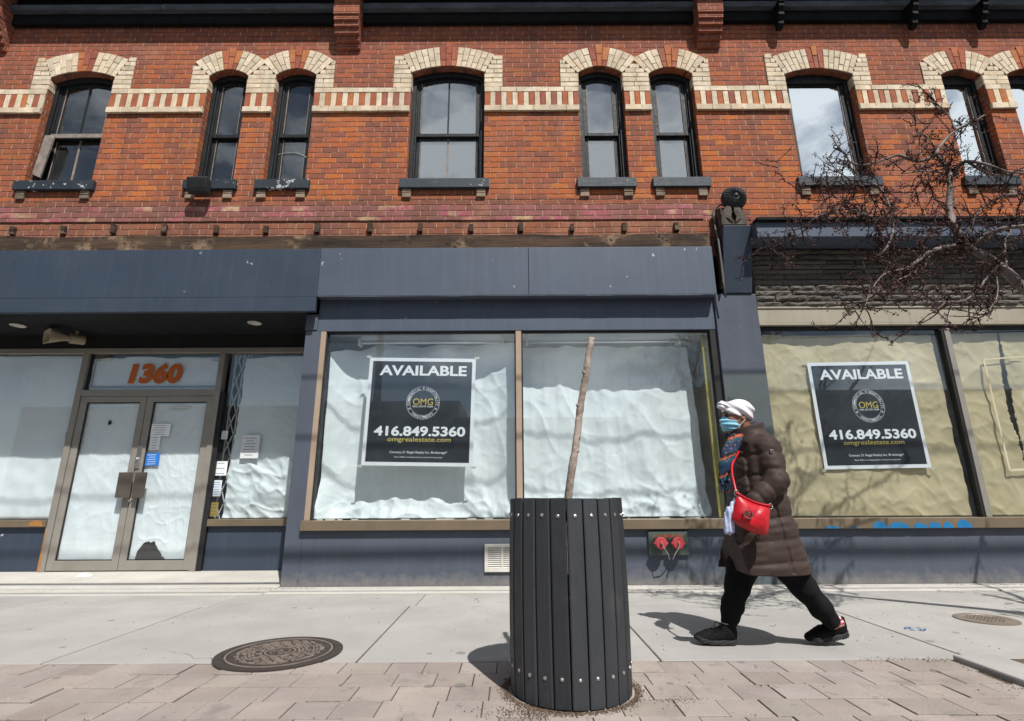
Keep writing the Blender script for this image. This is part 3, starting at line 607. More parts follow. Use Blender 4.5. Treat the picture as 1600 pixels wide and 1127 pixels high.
# sash windows
def window(op, style):
    a, b, zs, r, par = op[:5]; c, zc, Rr, t0, pts = arch(op)
    mirror = style == 'mirror'; fr = MB(); d0 = WY + (0.09 if not mirror else 0.10)
    t = 0.055; zm = 5.74
    def arched(mb, xa, xb, off, depth, y0, y1, zlow):      # head rail following the arch
        n = 10; q = []
        for i in range(n + 1):
            x = xa + (xb - xa) * i / n; zt = zc + math.sqrt(max(0, (Rr - off) ** 2 - (x - c) ** 2)); q.append((x, zt))
        for p1, p2 in zip(q[:-1], q[1:]):
            mb.prism([(p1[0], (zlow if zlow else p1[1] - depth)), (p2[0], (zlow if zlow else p2[1] - depth)), (p2[0], p2[1]), (p1[0], p1[1])], y0, y1)
    e = 0.002
    zt_side = zs - 0.004
    fr.box(a + e, a + t, d0, d0 + 0.12, ZB + 0.002, zt_side); fr.box(b - t, b - e, d0, d0 + 0.12, ZB + 0.002, zt_side)
    fr.box(a + t, a + t + 0.02, d0 + 0.03, d0 + 0.12, ZB + 0.002, zt_side - 0.02); fr.box(b - t - 0.02, b - t, d0 + 0.03, d0 + 0.12, ZB + 0.002, zt_side - 0.02)
    arched(fr, a + e, b - e, 0.003, 0.075, d0 + 0.001, d0 + 0.119, zs - 0.05 if mirror else None)
    W = fr.build('window', M['black'], par, bevel=0.004)
    xa, xb = a + t + 0.02, b - t - 0.02
    sl = MB(); sl.xprof([(5.94, 4.822), (6.098, 4.822), (6.098, 4.968), (5.94, 4.958)], a - 0.075, b + 0.075)
    sl.build('sill', M['sill'] if style[:4] == 'dark' else M['sill_clean'], W, bevel=0.006)
    bk = MB()
    for x in (a - 0.04, b - 0.09):
        for z in (4.70, 4.762):
            k = random.uniform(0.3, 0.7); bk.col = (0.55 * k, 0.42 * k, 0.32 * k); jbox(bk, x, x + 0.115, 5.968, 5.9995, z + 0.004, z + 0.058, 0.004)
    bk.parts('sill_corbel', M['trimbrick'], W, bevel=0.004)
    if mirror:
        f = MB(); f.frame(xa, xb, ZB + 0.004, zs - 0.05, d0 + 0.03, d0 + 0.09, 0.03, 0.03, 0.02)
        f.build('sash', M['black'], W, bevel=0.003)
        g = MB(); g.box(xa + 0.03, xb - 0.03, d0 + 0.05, d0 + 0.056, ZB + 0.03, zs - 0.06); g.build('glass_pane', M['glass_mirror'], W)
        l = MB(); l.box(xa + 0.03, xa + 0.045, d0 + 0.04, d0 + 0.048, ZB + 0.03, zs - 0.07); l.box(xb - 0.042, xb - 0.03, d0 + 0.04, d0 + 0.048, ZB + 0.03, zs - 0.07); l.parts('glazing_bead', M['wood_grey'], W)
        return W
    gm = M['glass_old'] if style[:4] == 'grey' else M['glass_dark']
    for k, (z0, z1, y0) in enumerate(((zm, zs, d0 + 0.045), (ZB + 0.004, zm + 0.05, d0 + 0.085))):
        s = MB(); s.box(xa, xa + 0.05, y0, y0 + 0.037, z0, z1 - (0.02 if k == 0 else 0)); s.box(xb - 0.05, xb, y0, y0 + 0.037, z0, z1 - (0.02 if k == 0 else 0))
        s.box(xa + 0.05, xb - 0.05, y0, y0 + 0.037, z0, z0 + (0.05 if k == 0 else 0.075))
        if k == 0: arched(s, xa, xb, 0.075, 0.055, y0 + 0.001, y0 + 0.036, None)
        else: s.box(xa + 0.05, xb - 0.05, y0, y0 + 0.037, z1 - 0.045, z1)
        s.build('sash', M['black'], W, bevel=0.004)
        g = MB(); g.box(xa + 0.045, xb - 0.045, y0 + 0.015, y0 + 0.02, z0 + 0.03, (zs + r - 0.13) if k == 0 else z1 - 0.03); g.build('glass_pane', gm, W)
        if style.endswith('2'):
            q = MB(); q.box(c - 0.011, c + 0.011, y0 + 0.004, y0 + 0.032, z0 + 0.05, (zs + r - 0.12) if k == 0 else z1 - 0.045); q.build('glazing_bar', M['black'] if k == 0 else M['wood_grey'], W, bevel=0.003)
        pt = MB(); pt.box(xa + 0.05, xa + 0.058, y0 - 0.002, y0 + 0.006, z0 + 0.06, z1 - 0.06); pt.box(xb - 0.056, xb - 0.05, y0 - 0.002, y0 + 0.006, z0 + 0.06, z1 - 0.06)
        pt.parts('putty', M['wood_grey'], W)
    return W
WIN = {n: window(OPS[n], OPS[n][5]) for n in names}
mb = MB(); mb.box(-6.33, -5.60, 6.105, 6.128, 5.73, 5.795); mb.build('meeting_rail', M['wood_grey'], WIN['w1'], bevel=0.006)
p0, p1 = U(70, 215, 6.06), U(54, 275, 6.06)
mb = MB(); mb.prism([(p1.x - 0.035, p1.z + 0.02), (p1.x + 0.075, p1.z - 0.03), (p0.x + 0.13, p0.z - 0.02), (p0.x + 0.09, p0.z + 0.03), (p0.x + 0.0, p0.z + 0.03)], 6.05, 6.08); mb.build('loose_board', M['wood_grey'], WIN['w1'], bevel=0.005)
mb = MB(); pts = [U(428, 250, 6.19), U(436, 243, 6.19), U(448, 240, 6.19), U(462, 240, 6.19), U(474, 244, 6.19), U(482, 250, 6.19)]
pts = [(p.x, 6.172, p.z) for p in pts]; mb.tube(pts, 0.006, 5); mb.build('crack_tape', M['tape'], WIN['w3'])
# cornice, brick corbels, brackets
for par, xa, xb in ((bldA, -11, XS), (bldB, XS, 12)):
    mb = MB(); mb.box(xa, xb, 5.93, WY - 0.0005, 7.49, 7.949); mb.xprof([(5.60, 7.95), (6.0, 7.95), (6.0, 8.12), (5.50, 8.12), (5.50, 8.03)], xa, xb)
    C = mb.build('cornice', M['cornice'], par, bevel=0.006)
    mb = MB(); mb.xprof([(5.84, 7.70), (5.86, 7.665), (5.928, 7.655), (5.928, 7.735), (5.84, 7.735)], xa, xb); mb.build('cornice_moulding', M['mould'], C, bevel=0.004)
def corbel(x, par):
    mb = MB(); st = [0.05, 0.10, 0.15, 0.19, 0.22]; z = 7.06
    for i, p in enumerate(st): mb.box(x - 0.165 - 0.002 * i, x + 0.165 + 0.002 * i, WY - p, WY - 0.0006, z + 0.001, z + 0.079); z += 0.0805
    mb.box(x - 0.18, x + 0.18, WY - 0.24, WY - 0.0006, z, 7.948)
    mb.build('brick_corbel', M['brick'], par, bevel=0.005)
for x in (-7.30, -2.29): corbel(x, bldA)
corbel(2.80, bldA)
for x in (3.80, 5.68, 6.66):
    mb = MB(); mb.xprof([(5.93, 7.62), (5.76, 7.62), (5.755, 7.56), (5.80, 7.50), (5.785, 7.44), (5.84, 7.40), (5.83, 7.33), (5.88, 7.29), (5.93, 7.29)][::-1], x - 0.04, x + 0.04)
    mb.xprof([(5.93, 7.654), (5.74, 7.654), (5.74, 7.622), (5.93, 7.622)], x - 0.05, x + 0.05)
    mb.build('cornice_bracket', M['cornice'], bldB, bevel=0.008)
# sooty band, joist ends, old timber above the fascia
mb = MB(); mb.box(-11, 2.47, WY - 0.016, WY - 0.0006, 4.372, 4.61); mb.build('painted_brick_band', M['brick'], bldA, bevel=0.004)
x = -6.36; k = 0
while x < 2.4:
    mb = MB(); jbox(mb, x - 0.028, x + 0.028, 5.962 - random.uniform(0, 0.02), 5.9995, 4.195, 4.305 + random.uniform(-0.01, 0.02), 0.006); mb.build('joist_end', M['wood_old'], bldA, bevel=0.004); x += 0.652 + random.uniform(-0.02, 0.02)
mb = MB(); xs_ = [-11 + i * 0.34 for i in range(41)]; xs_[-1] = 2.47
for a, b in zip(xs_[:-1], xs_[1:]):
    za, zb_ = 4.125 + 0.025 * fbm(a * 1.3, 0.3), 4.125 + 0.025 * fbm(b * 1.3, 0.3); ya, yb = 5.885 + 0.02 * fbm(a, 5), 5.885 + 0.02 * fbm(b, 5)
    n = mb.add([(a, ya, 3.90), (b, yb, 3.90), (b, yb, zb_ - 0.02), (a, ya, za - 0.02), (a, 5.9995, za), (b, 5.9995, zb_)]); mb.face([n, n + 1, n + 2, n + 3]); mb.face([n + 3, n + 2, n + 5, n + 4])
mb.build('timber_ledge', M['wood_old'], bldA, recalc=False)
# fascia
mb = MB()
for a, b in ((-11, -6.1), (-6.097, -2.353)): mb.box(a, b, 5.85, 5.95, 3.272, 3.908)
mb.box(-11, -2.353, 5.842, 5.90, 3.09, 3.269)
mb.build('entrance_fascia', M['slate_blue'], bldA, bevel=0.005)
mb = MB()
for a, b in ((-2.349, 0.205), (0.209, 2.475)): mb.box(a, b, 5.852, 5.985, 3.285, 3.915)
mb.build('window_fascia', M['slate'], bldA, bevel=0.005)
mb = MB()
a = -2.34
while a < 2.45:
    b = min(2.46, a + random.uniform(0.15, 0.5)); mb.box(a, b - 0.002, 5.854, 5.875, 3.278 - random.uniform(0, 0.006), 3.2845); a = b
mb.build('flaking_edge', M['mould'], bldA)
mb = MB(); mb.box(-11, -2.50, 5.901, 6.9, 3.105, 3.15); sof = mb.build('soffit', M['soffit'], bldA)
for px, py in ((28, 509), (398, 505)):
    p = G(px, py, 3.10); mb = MB(); mb.lathe([(0.085, 0), (0.085, -0.008), (0.06, -0.012), (0.055, 0.004)], (p.x, p.y, 3.104), 24); mb.build('downlight', M['white_enamel'], sof, smooth=True)
mb = MB(); mb.box(-2.36, 2.478, 6.0, 6.05, 2.886, 3.40); mb.build('window_header_board', M['slate'], bldA, bevel=0.004)
mb = MB(); mb.box(-2.50, -2.312, 6.0, 6.80, 0.0, 2.90); mb.box(-2.505, -2.361, 5.985, 6.80, 2.901, 3.10); mb.build('storefront_pillar', M['slate_stucco'], bldA, bevel=0.006)
mb = MB(); mb.box(-2.311, 2.478, 6.0, 6.2, 0.0, 0.582); mb.build('base_wall', M['slate_stucco'], bldA, bevel=0.005)
mb = MB(); mb.box(2.48, 3.0, 5.968, 6.3, 0.0, 3.333); pier = mb.build('storefront_pier', M['slate_stucco'], bldA, bevel=0.008)
mb = MB(); n = 24; top = [(2.483 + 0.514 * i / n, 2.33 + 0.02 * fbm(i * 0.7, 2)) for i in range(n + 1)]
mb.prism([(2.483, 0.02), (2.997, 0.02)] + top[::-1], 5.9655, 5.968); mb.build('repainted_patch', M['patch'], pier)
# console over the pier
mb = MB(); mb.xprof([(5.95, 3.335), (6.0, 3.335), (6.0, 4.143), (5.745, 4.143)], 2.60, 2.952); con = mb.build('console_cover', M['slate_blue'], bldA, bevel=0.006)
mb = MB(); mb.box(2.575, 2.598, 5.86, 5.999, 3.40, 4.05); mb.xprof([(5.86, 4.0), (5.999, 4.0), (5.999, 4.5), (5.80, 4.42), (5.77, 4.145), (5.80, 4.08)], 2.605, 2.90); mb.build('console_core', M['wood_old'], con, bevel=0.01)
cc = U(1146, 311, 5.80); mb = MB(); seg = 44; n0 = None
for i, (r_, h_) in enumerate([(0.155, -0.02), (0.158, 0.02), (0.14, 0.06), (0.10, 0.09), (0.06, 0.10), (0.03, 0.085), (0.022, 0.10), (0.008, 0.105)]):
    ring = []
    for j in range(seg):
        q = 2 * math.pi * j / seg; fl = 1 + (0.05 if j % 2 else -0.05) * (1 if i < 5 else 0)
        ring.append((cc.x + r_ * math.cos(q) * (0.95 + 0.05 * fl), cc.y - h_ * fl, cc.z + r_ * math.sin(q)))
    n = mb.add(ring)
    if n0 is not None:
        for j in range(seg): mb.face([n0 + j, n0 + (j + 1) % seg, n + (j + 1) % seg, n + j])
    n0 = n
mb.face([n0 + j for j in range(seg)]); mb.build('fan_rosette', M['plastic_black'], con)
l0 = U(1147, 352, 5.765); mb = MB()
for s in (-1, 1):
    mb.prism([(l0.x + 0.005 * s, l0.z - 0.0), (l0.x + 0.155 * s, l0.z), (l0.x + 0.15 * s, l0.z + 0.14), (l0.x + 0.075 * s, l0.z + 0.26), (l0.x + 0.02 * s, l0.z + 0.25), (l0.x + 0.012 * s, l0.z + 0.17), (l0.x + 0.035 * s, l0.z + 0.11)][::s], 5.745, 5.775)
    mb.tube([(l0.x + 0.02 * s, 5.742, l0.z + 0.03), (l0.x + 0.06 * s, 5.735, l0.z + 0.075), (l0.x + 0.10 * s, 5.742, l0.z + 0.10)], [0.012, 0.016, 0.005], 6)
mb.build('carved_leaf', M['carved'], con, bevel=0.008)
# shop window of building A
mb = MB(); mb.box(-2.325, 2.46, 5.945, 6.10, 0.5835, 0.690); SW = mb.build('shop_window', M['bronze'], bldA, bevel=0.005)
mb = MB(); mb.box(-2.311, -2.25, 6.0, 6.11, 0.691, 2.884); mb.build('window_jamb', M['bronze_light'], SW, bevel=0.003)
mb = MB(); mb.box(0.045, 0.112, 6.005, 6.11, 0.691, 2.884); mb.build('mullion', M['bronze_light'], SW, bevel=0.003)
mb = MB(); mb.box(-2.249, -2.236, 6.02, 6.10, 0.691, 2.87); mb.box(0.030, 0.044, 6.02, 6.10, 0.691, 2.87); mb.box(0.113, 0.130, 6.02, 6.10, 0.691, 2.87); mb.box(2.40, 2.478, 6.005, 6.10, 0.691, 2.884); mb.box(-2.249, 2.399, 6.03, 6.10, 2.871, 2.885); mb.parts('gasket', M['dark'], SW)
mb = MB(); mb.box(2.33, 2.385, 6.115, 6.14, 0.70, 2.86); mb.build('weather_strip', M['yellowfoam'], SW)
for a, b in ((-2.236, 0.030), (0.130, 2.40)):
    mb = MB(); mb.box(a, b, 6.058, 6.064, 0.691, 2.87); mb.build('glass_pane', M['glass'], SW)
    mb = MB()
    for q in range(7):
        x = random.uniform(a + 0.05, b - 0.3); mb.box(x, x + random.uniform(0.05, 0.25), 6.052, 6.0575, 0.6915, 0.702)
    mb.parts('sealant_tape', M['tape'], SW)
# entrance in the recess
DY = 6.80
mb = MB(); mb.box(-11, -2.501, DY - 0.02, 6.95, 2.912, 3.104); mb.build('recess_header', M['dark'], bldA)
EF = MB()
EF.box(-11, -2.501, DY - 0.04, DY + 0.06, 2.842, 2.911)
EF.box(-5.79, -5.71, DY - 0.045, DY + 0.06, 0.07, 2.841); EF.box(-3.945, -3.872, DY - 0.045, DY + 0.06, 0.07, 2.841)
EF.box(-5.709, -3.946, DY - 0.045, DY + 0.06, 2.252, 2.335)
ent = EF.build('entrance_frame', M['alu'], bldA, bevel=0.004)
mb = MB(); mb.box(-3.871, -3.81, DY - 0.03, DY + 0.06, 0.07, 2.30); mb.box(-5.709, -5.69, DY + 0.0, DY + 0.05, 2.336, 2.84); mb.box(-3.965, -3.946, DY, DY + 0.05, 2.336, 2.84); mb.parts('dark_jamb', M['dark'], ent)
for a, b in ((-11, -5.80), (-3.80, -2.501)):
    mb = MB(); mb.box(a, b, DY - 0.05, DY + 0.06, 0.60, 0.683); mb.build('sidelight_sill', M['bronze'], ent, bevel=0.004)
    mb = MB(); mb.box(a, b, DY, DY + 0.15, 0.04, 0.599); mb.parts('stall_riser', M['slate_blue'], bldA)
    mb = MB(); mb.box(a, b, DY + 0.012, DY + 0.018, 0.684, 2.841); mb.build('sidelight_pane', M['glass'], ent)
mb = MB(); mb.box(-5.69, -3.966, DY + 0.012, DY + 0.018, 2.336, 2.841); mb.build('transom_pane', M['glass'], ent)
mb = MB(); text(mb, '1360', *(lambda p: (p.x, p.z))(U(243, 583, DY)), DY + 0.0095, width=0.72, height=0.285, bold=0.06, shear=0.10); mb.build('street_number', M['orange'], ent)
q0, q1 = U(147, 563, DY), U(338, 604, DY); x0, x1, z0, z1 = q0.x + 0.02, q1.x, q1.z, q0.z; mb = MB()
for i, k in enumerate(((x0, x0 + 0.012, z0, z1), (x1 - 0.012, x1, z0, z1), (x0, x1, z0, z0 + 0.01), (x0, x0 + 0.06, z1 - 0.01, z1), (x1 - 0.12, x1, z1 - 0.01, z1))): mb.box(k[0], k[1], DY + 0.0085 + i * 0.0004, DY + 0.0095 + i * 0.0004, k[2], k[3])
mb.build('transom_border', M['greyline'], ent)
def leaf(x0, x1, hinge):
    mb = MB(); mb.frame(x0 + 0.004, x1 - 0.004, 0.088, 2.248, DY - 0.03, DY + 0.02, 0.085, 0.115, 0.075); D = mb.build('door_leaf', M['alu'], bldA, bevel=0.004)
    mb = MB(); mb.box(x0 + 0.089, x1 - 0.089, DY - 0.002, DY + 0.004, 0.203, 2.173); mb.build('glass_pane', M['glass'], D)
    mb = MB(); g = 0.012; mb.frame(x0 + 0.089, x1 - 0.089, 0.203, 2.173, DY - 0.012, DY - 0.003, g); mb.parts('gasket', M['dark'], D)
    return D
DL, DR = leaf(-5.71, -4.83, -1), leaf(-4.83, -3.945, 1)
for D, (xa, ya, xb, yb) in ((DL, (179, 738, 209, 778)), (DR, (205, 738, 231, 778))):
    a, b = U(xa, yb, DY - 0.1), U(xb, ya, DY - 0.1); mb = MB(); mb.box(a.x, b.x, DY - 0.105, DY - 0.098, a.z, b.z)
    mb.tube([(a.x + (b.x - a.x) * 0.5, DY - 0.1, (a.z + b.z) / 2), (a.x + (b.x - a.x) * 0.5, DY - 0.03, (a.z + b.z) / 2)], 0.018, 8); mb.build('push_plate', M['plate'], D, bevel=0.003)
mb = MB(); a = U(216, 715, DY - 0.04)
mb.box(a.x - 0.03, a.x + 0.03, DY - 0.045, DY - 0.031, a.z - 0.14, a.z + 0.15); mb.lathe([(0.02, 0), (0.02, 0.02), (0.005, 0.024)], (a.x - 0.01, DY - 0.045, a.z - 0.02), 14, 'y'); mb.lathe([(0.022, 0), (0.02, 0.02), (0.005, 0.024)], (a.x - 0.012, DY - 0.03, a.z - 0.53), 14, 'y')
mb.parts('door_lock', M['steel'], DR, bevel=0.003)
def decals(mb_list, parent_name=None): pass
def card(name, m, px, py, wd, ht, Y, parent, rot=0.0, lines=0, lm=None):
    p = U(px, py, Y); mb = MB(); c_, s_ = math.cos(rot), math.sin(rot)
    def pt(a, b): return (p.x + a * c_ - b * s_, p.z + a * s_ + b * c_)
    q = [pt(-wd / 2, -ht / 2), pt(wd / 2, -ht / 2), pt(wd / 2, ht / 2), pt(-wd / 2, ht / 2)]; mb.prism(q, Y - 0.0015, Y)
    if lines:
        mb.m = 1; lines = lines + 2
        for i in range(lines):
            zz = ht * (0.36 - 0.72 * i / max(1, lines - 1)); wl = wd * random.uniform(0.25, 0.42)
            mb.prism([pt(-wl, zz - ht * 0.016), pt(wl * random.uniform(0.5, 1), zz - ht * 0.016), pt(wl * 0.8, zz + ht * 0.016), pt(-wl, zz + ht * 0.016)], Y - 0.0024, Y - 0.0016)
    o = mb.build(name, [m, lm or M['ink']], parent); return o
GY = DY - 0.0125
def thing_card(name, m, label, cat, *a, **k):
    o = card(name, m, *a, parent=None, **k); return tag(o, label, cat, k.get('group'))
thing_card('sticker', M['paper'], 'white sticker with small dark icons, highest of the stickers on the right door leaf', 'sticker', 251, 672, 0.25, 0.16, DY - 0.0035, lines=3)
thing_card('note', M['signwhite'], 'small white handwritten note on the right door leaf above the blue sticker', 'note', 242, 692, 0.13, 0.19, DY - 0.0045, rot=0.02, lines=3)
thing_card('sticker', M['bluesticker'], 'blue and white sticker on the right door leaf beside the lock', 'sticker', 238, 718, 0.18, 0.16, DY - 0.0035, rot=0.03, lines=3, lm=M['signwhite'])
thing_card('notice', M['fixture'], 'framed pale notice with grey print on the right hand sidelight glass', 'notice', 391, 698, 0.235, 0.30, DY + 0.0115, lines=5, lm=M['greyline'])
thing_card('sticker', M['fixture'], 'small grey sticker, topmost on the narrow glass edge beside the folding gate', 'sticker', 351, 680, 0.08, 0.11, DY + 0.0115, lines=3)
thing_card('sticker', M['signwhite'], 'plain white square sticker on the gate side of the sidelight glass', 'sticker', 345, 732, 0.16, 0.18, DY + 0.0115, lines=1)
thing_card('sticker', M['fixture'], 'narrow pale sticker with blue print low on the sidelight glass above the gold one', 'sticker', 339, 763, 0.11, 0.20, DY + 0.0115, lines=4, lm=M['bluesticker'])
thing_card('sticker', M['gold'], 'gold and black sticker at the bottom corner of the sidelight glass', 'sticker', 333, 796, 0.12, 0.17, DY + 0.0115, lines=2)
thing_card('tape_strip', M['tape'], 'strip of pale tape on the paper near the top of the right door leaf', 'tape', 282, 637, 0.27, 0.028, DY - 0.0035, rot=-0.02)
mb = MB(); p = U(102, 679, DY - 0.05); mb.box(p.x - 0.03, p.x + 0.03, DY - 0.01, DY + 0.011, p.z - 0.04, p.z + 0.04); mb.build('bell_push', M['plastic_black'], ent, bevel=0.004)
mb = MB(); a = U(72, 890, DY - 0.05); b = U(100, 730, DY - 0.05)
mb.prism([(-5.792, 0.085), (-5.762, 0.085), (-5.768, 0.25), (-5.781, 0.42), (-5.779, 0.55), (-5.792, 0.60)], DY - 0.0475, DY - 0.0453); p = U(57, 819, DY - 0.05)
mb.prism([(p.x - 0.10, 0.615), (p.x + 0.08, 0.612), (p.x + 0.06, 0.67), (p.x - 0.02, 0.681), (p.x - 0.08, 0.66)], DY - 0.0525, DY - 0.0505); mb.build('orange_paint_mark', M['orangepaint'], ent)
# papers behind the glass
def fold_plain(y0, amp, seed, sc=1.6):
    return lambda u, v, x, z: y0 + amp * (fbm(x * sc, z * 0.6 + seed, seed) + 0.5 * crease(x, z, seed, 2.5)) + amp * 0.3 * fbm(x * 7, z * 6, seed)
o = sheet('window_paper', M['paper'], -9.5, -5.80, 0.69, 2.83, lambda u, v, x, z: DY + 0.05 + 0.035 * fbm(x * 1.5, z * 0.25, 3) + 0.008 * fbm(x * 6, z * 5, 1) + 0.02 * crease(x, z, 3, 2), nx=140, nz=50)
tag(o, 'white paper covering the sidelight glass left of the doors', 'paper', 'papers hung inside the shop windows')
o = sheet('window_paper', M['paper'], -5.69, -3.96, 2.33, 2.80, lambda u, v, x, z: DY + 0.035 + 0.012 * fbm(x * 3, z * 4, 5) + 0.02 * crease(x, z, 4, 3), nx=70, nz=24, top=lambda u: 0.03 * fbm(u * 4, 2) - 0.06 * max(0, 0.1 - u) * 10 * 0.3)
tag(o, 'white paper behind the transom glass with the orange number', 'paper', 'papers hung inside the shop windows')
o = sheet('window_paper', M['paper'], -5.63, -4.91, 0.20, 2.165, lambda u, v, x, z: DY + 0.02 + 0.008 * fbm(x * 4, z * 2, 7) + 0.012 * crease(x, z, 2, 3) - 0.005 * ridge(x, z, 2, 3.5) - 0.003 * ridge(x, z, 8, 8), nx=50, nz=110, hole=lambda x, z: (x + 5.31) ** 2 + ((z - 1.90) * 0.8) ** 2 < 0.0007)
tag(o, 'white paper with a small torn hole behind the left door leaf glass', 'paper', 'papers hung inside the shop windows')
pa = [U(x, y, DY) for x, y in ((208, 876), (212, 862), (221, 851), (229, 847), (233, 849), (239, 848), (246, 862), (256, 876))]
def torn(x, z):
    if z > 0.62 or x < pa[0].x or x > pa[-1].x: return False
    for p, q in zip(pa[:-1], pa[1:]):
        if p.x <= x <= q.x: return z < p.z + (q.z - p.z) * (x - p.x) / max(1e-6, q.x - p.x) + 0.015 * fbm(x * 30, z)
    return False
o = sheet('window_paper', M['paper'], -4.745, -4.03, 0.20, 2.165, lambda u, v, x, z: DY + 0.02 + 0.008 * fbm(x * 4, z * 2, 17) + 0.012 * crease(x, z, 9, 3) - 0.005 * ridge(x, z, 9, 3.5) - 0.003 * ridge(x, z, 18, 8), nx=110, nz=260, hole=torn)
tag(o, 'white paper torn open at the bottom behind the right door leaf glass', 'paper', 'papers hung inside the shop windows')
def crump(u, v, x, z):
    k = max(0, min(1, (1.55 - z) / 0.35)); return DY + 0.06 + 0.02 * fbm(x * 2, z * 0.6, 11) + (0.02 + 0.13 * k) * (crease(x + z * 0.4, z, 6, 2.2) - 0.2) * 0.75 - (0.004 + 0.012 * k) * ridge(x + 0.5 * z, z, 6, 4.0)
o = sheet('window_paper', M['sheet'], -3.62, -2.56, 0.69, 2.81, crump, nx=110, nz=200, xl=lambda v: 0.03 * fbm(v * 6, 3) - 0.07 * (1 - v), top=lambda u: -0.10 * max(0, 0.35 - u))
tag(o, 'crumpled white plastic sheet behind the sidelight right of the doors', 'paper', 'papers hung inside the shop windows')
def bigfold(seed, y0, cx0, cx1):
    def f(u, v, x, z):
        edge = max(0, 1 - min(x - cx0, cx1 - x) / 0.35); bot = max(0, (1.15 - z) / 0.5); up = max(0, (z - 2.3) / 0.4)
        y = y0 + 0.055 * fbm(x * 1.7 + seed, z * 0.35, seed) + 0.022 * math.sin(x * 9 + 2 * fbm(x, z * 0.7, seed)) * (0.4 + up) + 0.0025 * fbm(x * 9, z * 7, seed) - 0.012 * ridge(x + 0.3 * z, z * 0.5, seed, 2.2) - 0.008 * ridge(x * 0.8, z, seed + 5, 4.5) * (0.4 + bot)
        y += (0.016 + 0.17 * min(1, bot)) * (crease(x * 0.8 + z * 0.5, z - x * 0.2, seed, 1.8) - 0.25) + (0.022 + 0.05 * bot) * (crease(x * 1.5 - z * 0.3, z * 0.5, seed + 4, 2.6) - 0.25)
        y -= 0.20 * edge ** 2 * (0.35 + 0.65 * min(1, bot + 0.25)) + 0.10 * min(1, bot) ** 2
        return max(6.085, y)
    return f
o = sheet('window_paper', M['sheet'], -2.235, 0.04, 0.70, 2.80, bigfold(3.3, 6.33, -2.24, 0.036), nx=190, nz=190, top=lambda u: -0.13 * max(0, 0.22 - u) / 0.22 + 0.03 * fbm(u * 9, 1), thick=0.001)
tag(o, 'white plastic sheet with deep folds behind the left pane of the main shop window', 'paper', 'papers hung inside the shop windows')
o = sheet('window_paper', M['sheet'], 0.115, 2.27, 0.70, 2.79, bigfold(8.1, 6.41, 0.0, 2.6), nx=190, nz=190, top=lambda u: 0.03 * fbm(u * 8, 4), xr=lambda v: 0.06 - 0.07 * v + 0.02 * fbm(v * 5, 9), thick=0.001)
tag(o, 'white plastic sheet hung behind the right pane of the main shop window', 'paper', 'papers hung inside the shop windows')
# ---------------- building B storefront
mb = MB(); mb.box(2.955, 12, 5.65, 5.999, 3.932, 4.131); mb.build('storefront_fascia', M['slate'], bldB, bevel=0.006)
mb = MB(); mb.xprof([(5.60, 4.133), (5.999, 4.133), (5.999, 4.20), (5.60, 4.172)], 2.955, 12); mb.build('drip_ledge', M['cornice'], bldB, bevel=0.005)
mb = MB(); z = 3.168; rr = 0
while z < 3.93:
    hgt = random.choice((0.062, 0.07, 0.075)); x = 3.0 - random.uniform(0, 0.4) if rr else 3.0; x = 3.002
    first = True
    while x < 9.5:
        L = random.uniform(0.3, 0.75) * (0.6 if first else 1); first = False; b = min(9.6, x + L); nx = max(4, int(L / 0.035)); k = random.uniform(0.75, 1.25); mb.col = (k, k * random.uniform(0.96, 1.0), k * random.uniform(0.92, 1.0))
        z1 = min(z + hgt - 0.008, 3.9305); y0 = WY - 0.035 - random.uniform(0, 0.02); nz_ = 3; base = len(mb.v)
        for j in range(nz_ + 1):
            for i in range(nx + 1):
                xx = x + 0.003 + (b - x - 0.006) * i / nx; zz = z + (z1 - z) * j / nz_; e = 1.0 if (0 < i < nx and 0 < j < nz_) else 0.25
                mb.v.append((xx, y0 + 0.03 * fbm(xx * 9, zz * 14, 2) * e + (0.016 if e < 1 else 0), zz + (0.006 * fbm(xx * 10, zz * 3, 7) if j == nz_ and z1 < 3.92 else 0)))
        for j in range(nz_):
            for i in range(nx): q = base + j * (nx + 1) + i; mb.face([q, q + 1, q + nx + 2, q + nx + 1])
        t = mb.add([(mb.v[base + nz_ * (nx + 1) + i][0], WY, z1) for i in range(nx + 1)]); u_ = mb.add([(mb.v[base + i][0], WY, z) for i in range(nx + 1)])
        for i in range(nx):
            q = base + nz_ * (nx + 1) + i; mb.face([q, q + 1, t + i + 1, t + i]); q = base + i; mb.face([q + 1, q, u_ + i, u_ + i + 1])
        x = b
    z += hgt; rr += 1
mb.build('stone_band', M['stone'], bldB, recalc=False)
mb = MB(); mb.box(3.0005, 12, WY - 0.002, 6.02, 3.166, 3.9305); mb.build('stone_backing', M['mortar'], bldB)
mb = MB(); mb.box(3.0005, 12, 5.985, 6.06, 2.955, 3.14); mb.box(3.0005, 12, 5.972, 5.995, 3.141, 3.164); mb.box(3.0005, 12, 5.979, 6.06, 2.928, 2.953); mb.build('sign_band', M['beige'], bldB, bevel=0.004)
mb = MB(); mb.box(3.0005, 12, 6.03, 6.10, 2.886, 2.927); mb.build('head_gasket', M['dark'], bldB)
mb = MB(); mb.box(3.0005, 12, 5.945, 6.10, 0.579, 0.690); SWB = mb.build('shop_window', M['bronze'], bldB, bevel=0.005)
mb = MB(); mb.box(5.238, 5.305, 6.0, 6.12, 0.691, 2.885); mb.build('mullion', M['alu'], SWB, bevel=0.003)
mb = MB(); mb.box(5.206, 5.237, 6.01, 6.12, 0.691, 2.885); mb.box(3.0005, 3.02, 6.01, 6.12, 0.691, 2.885); mb.parts('gasket', M['dark'], SWB)
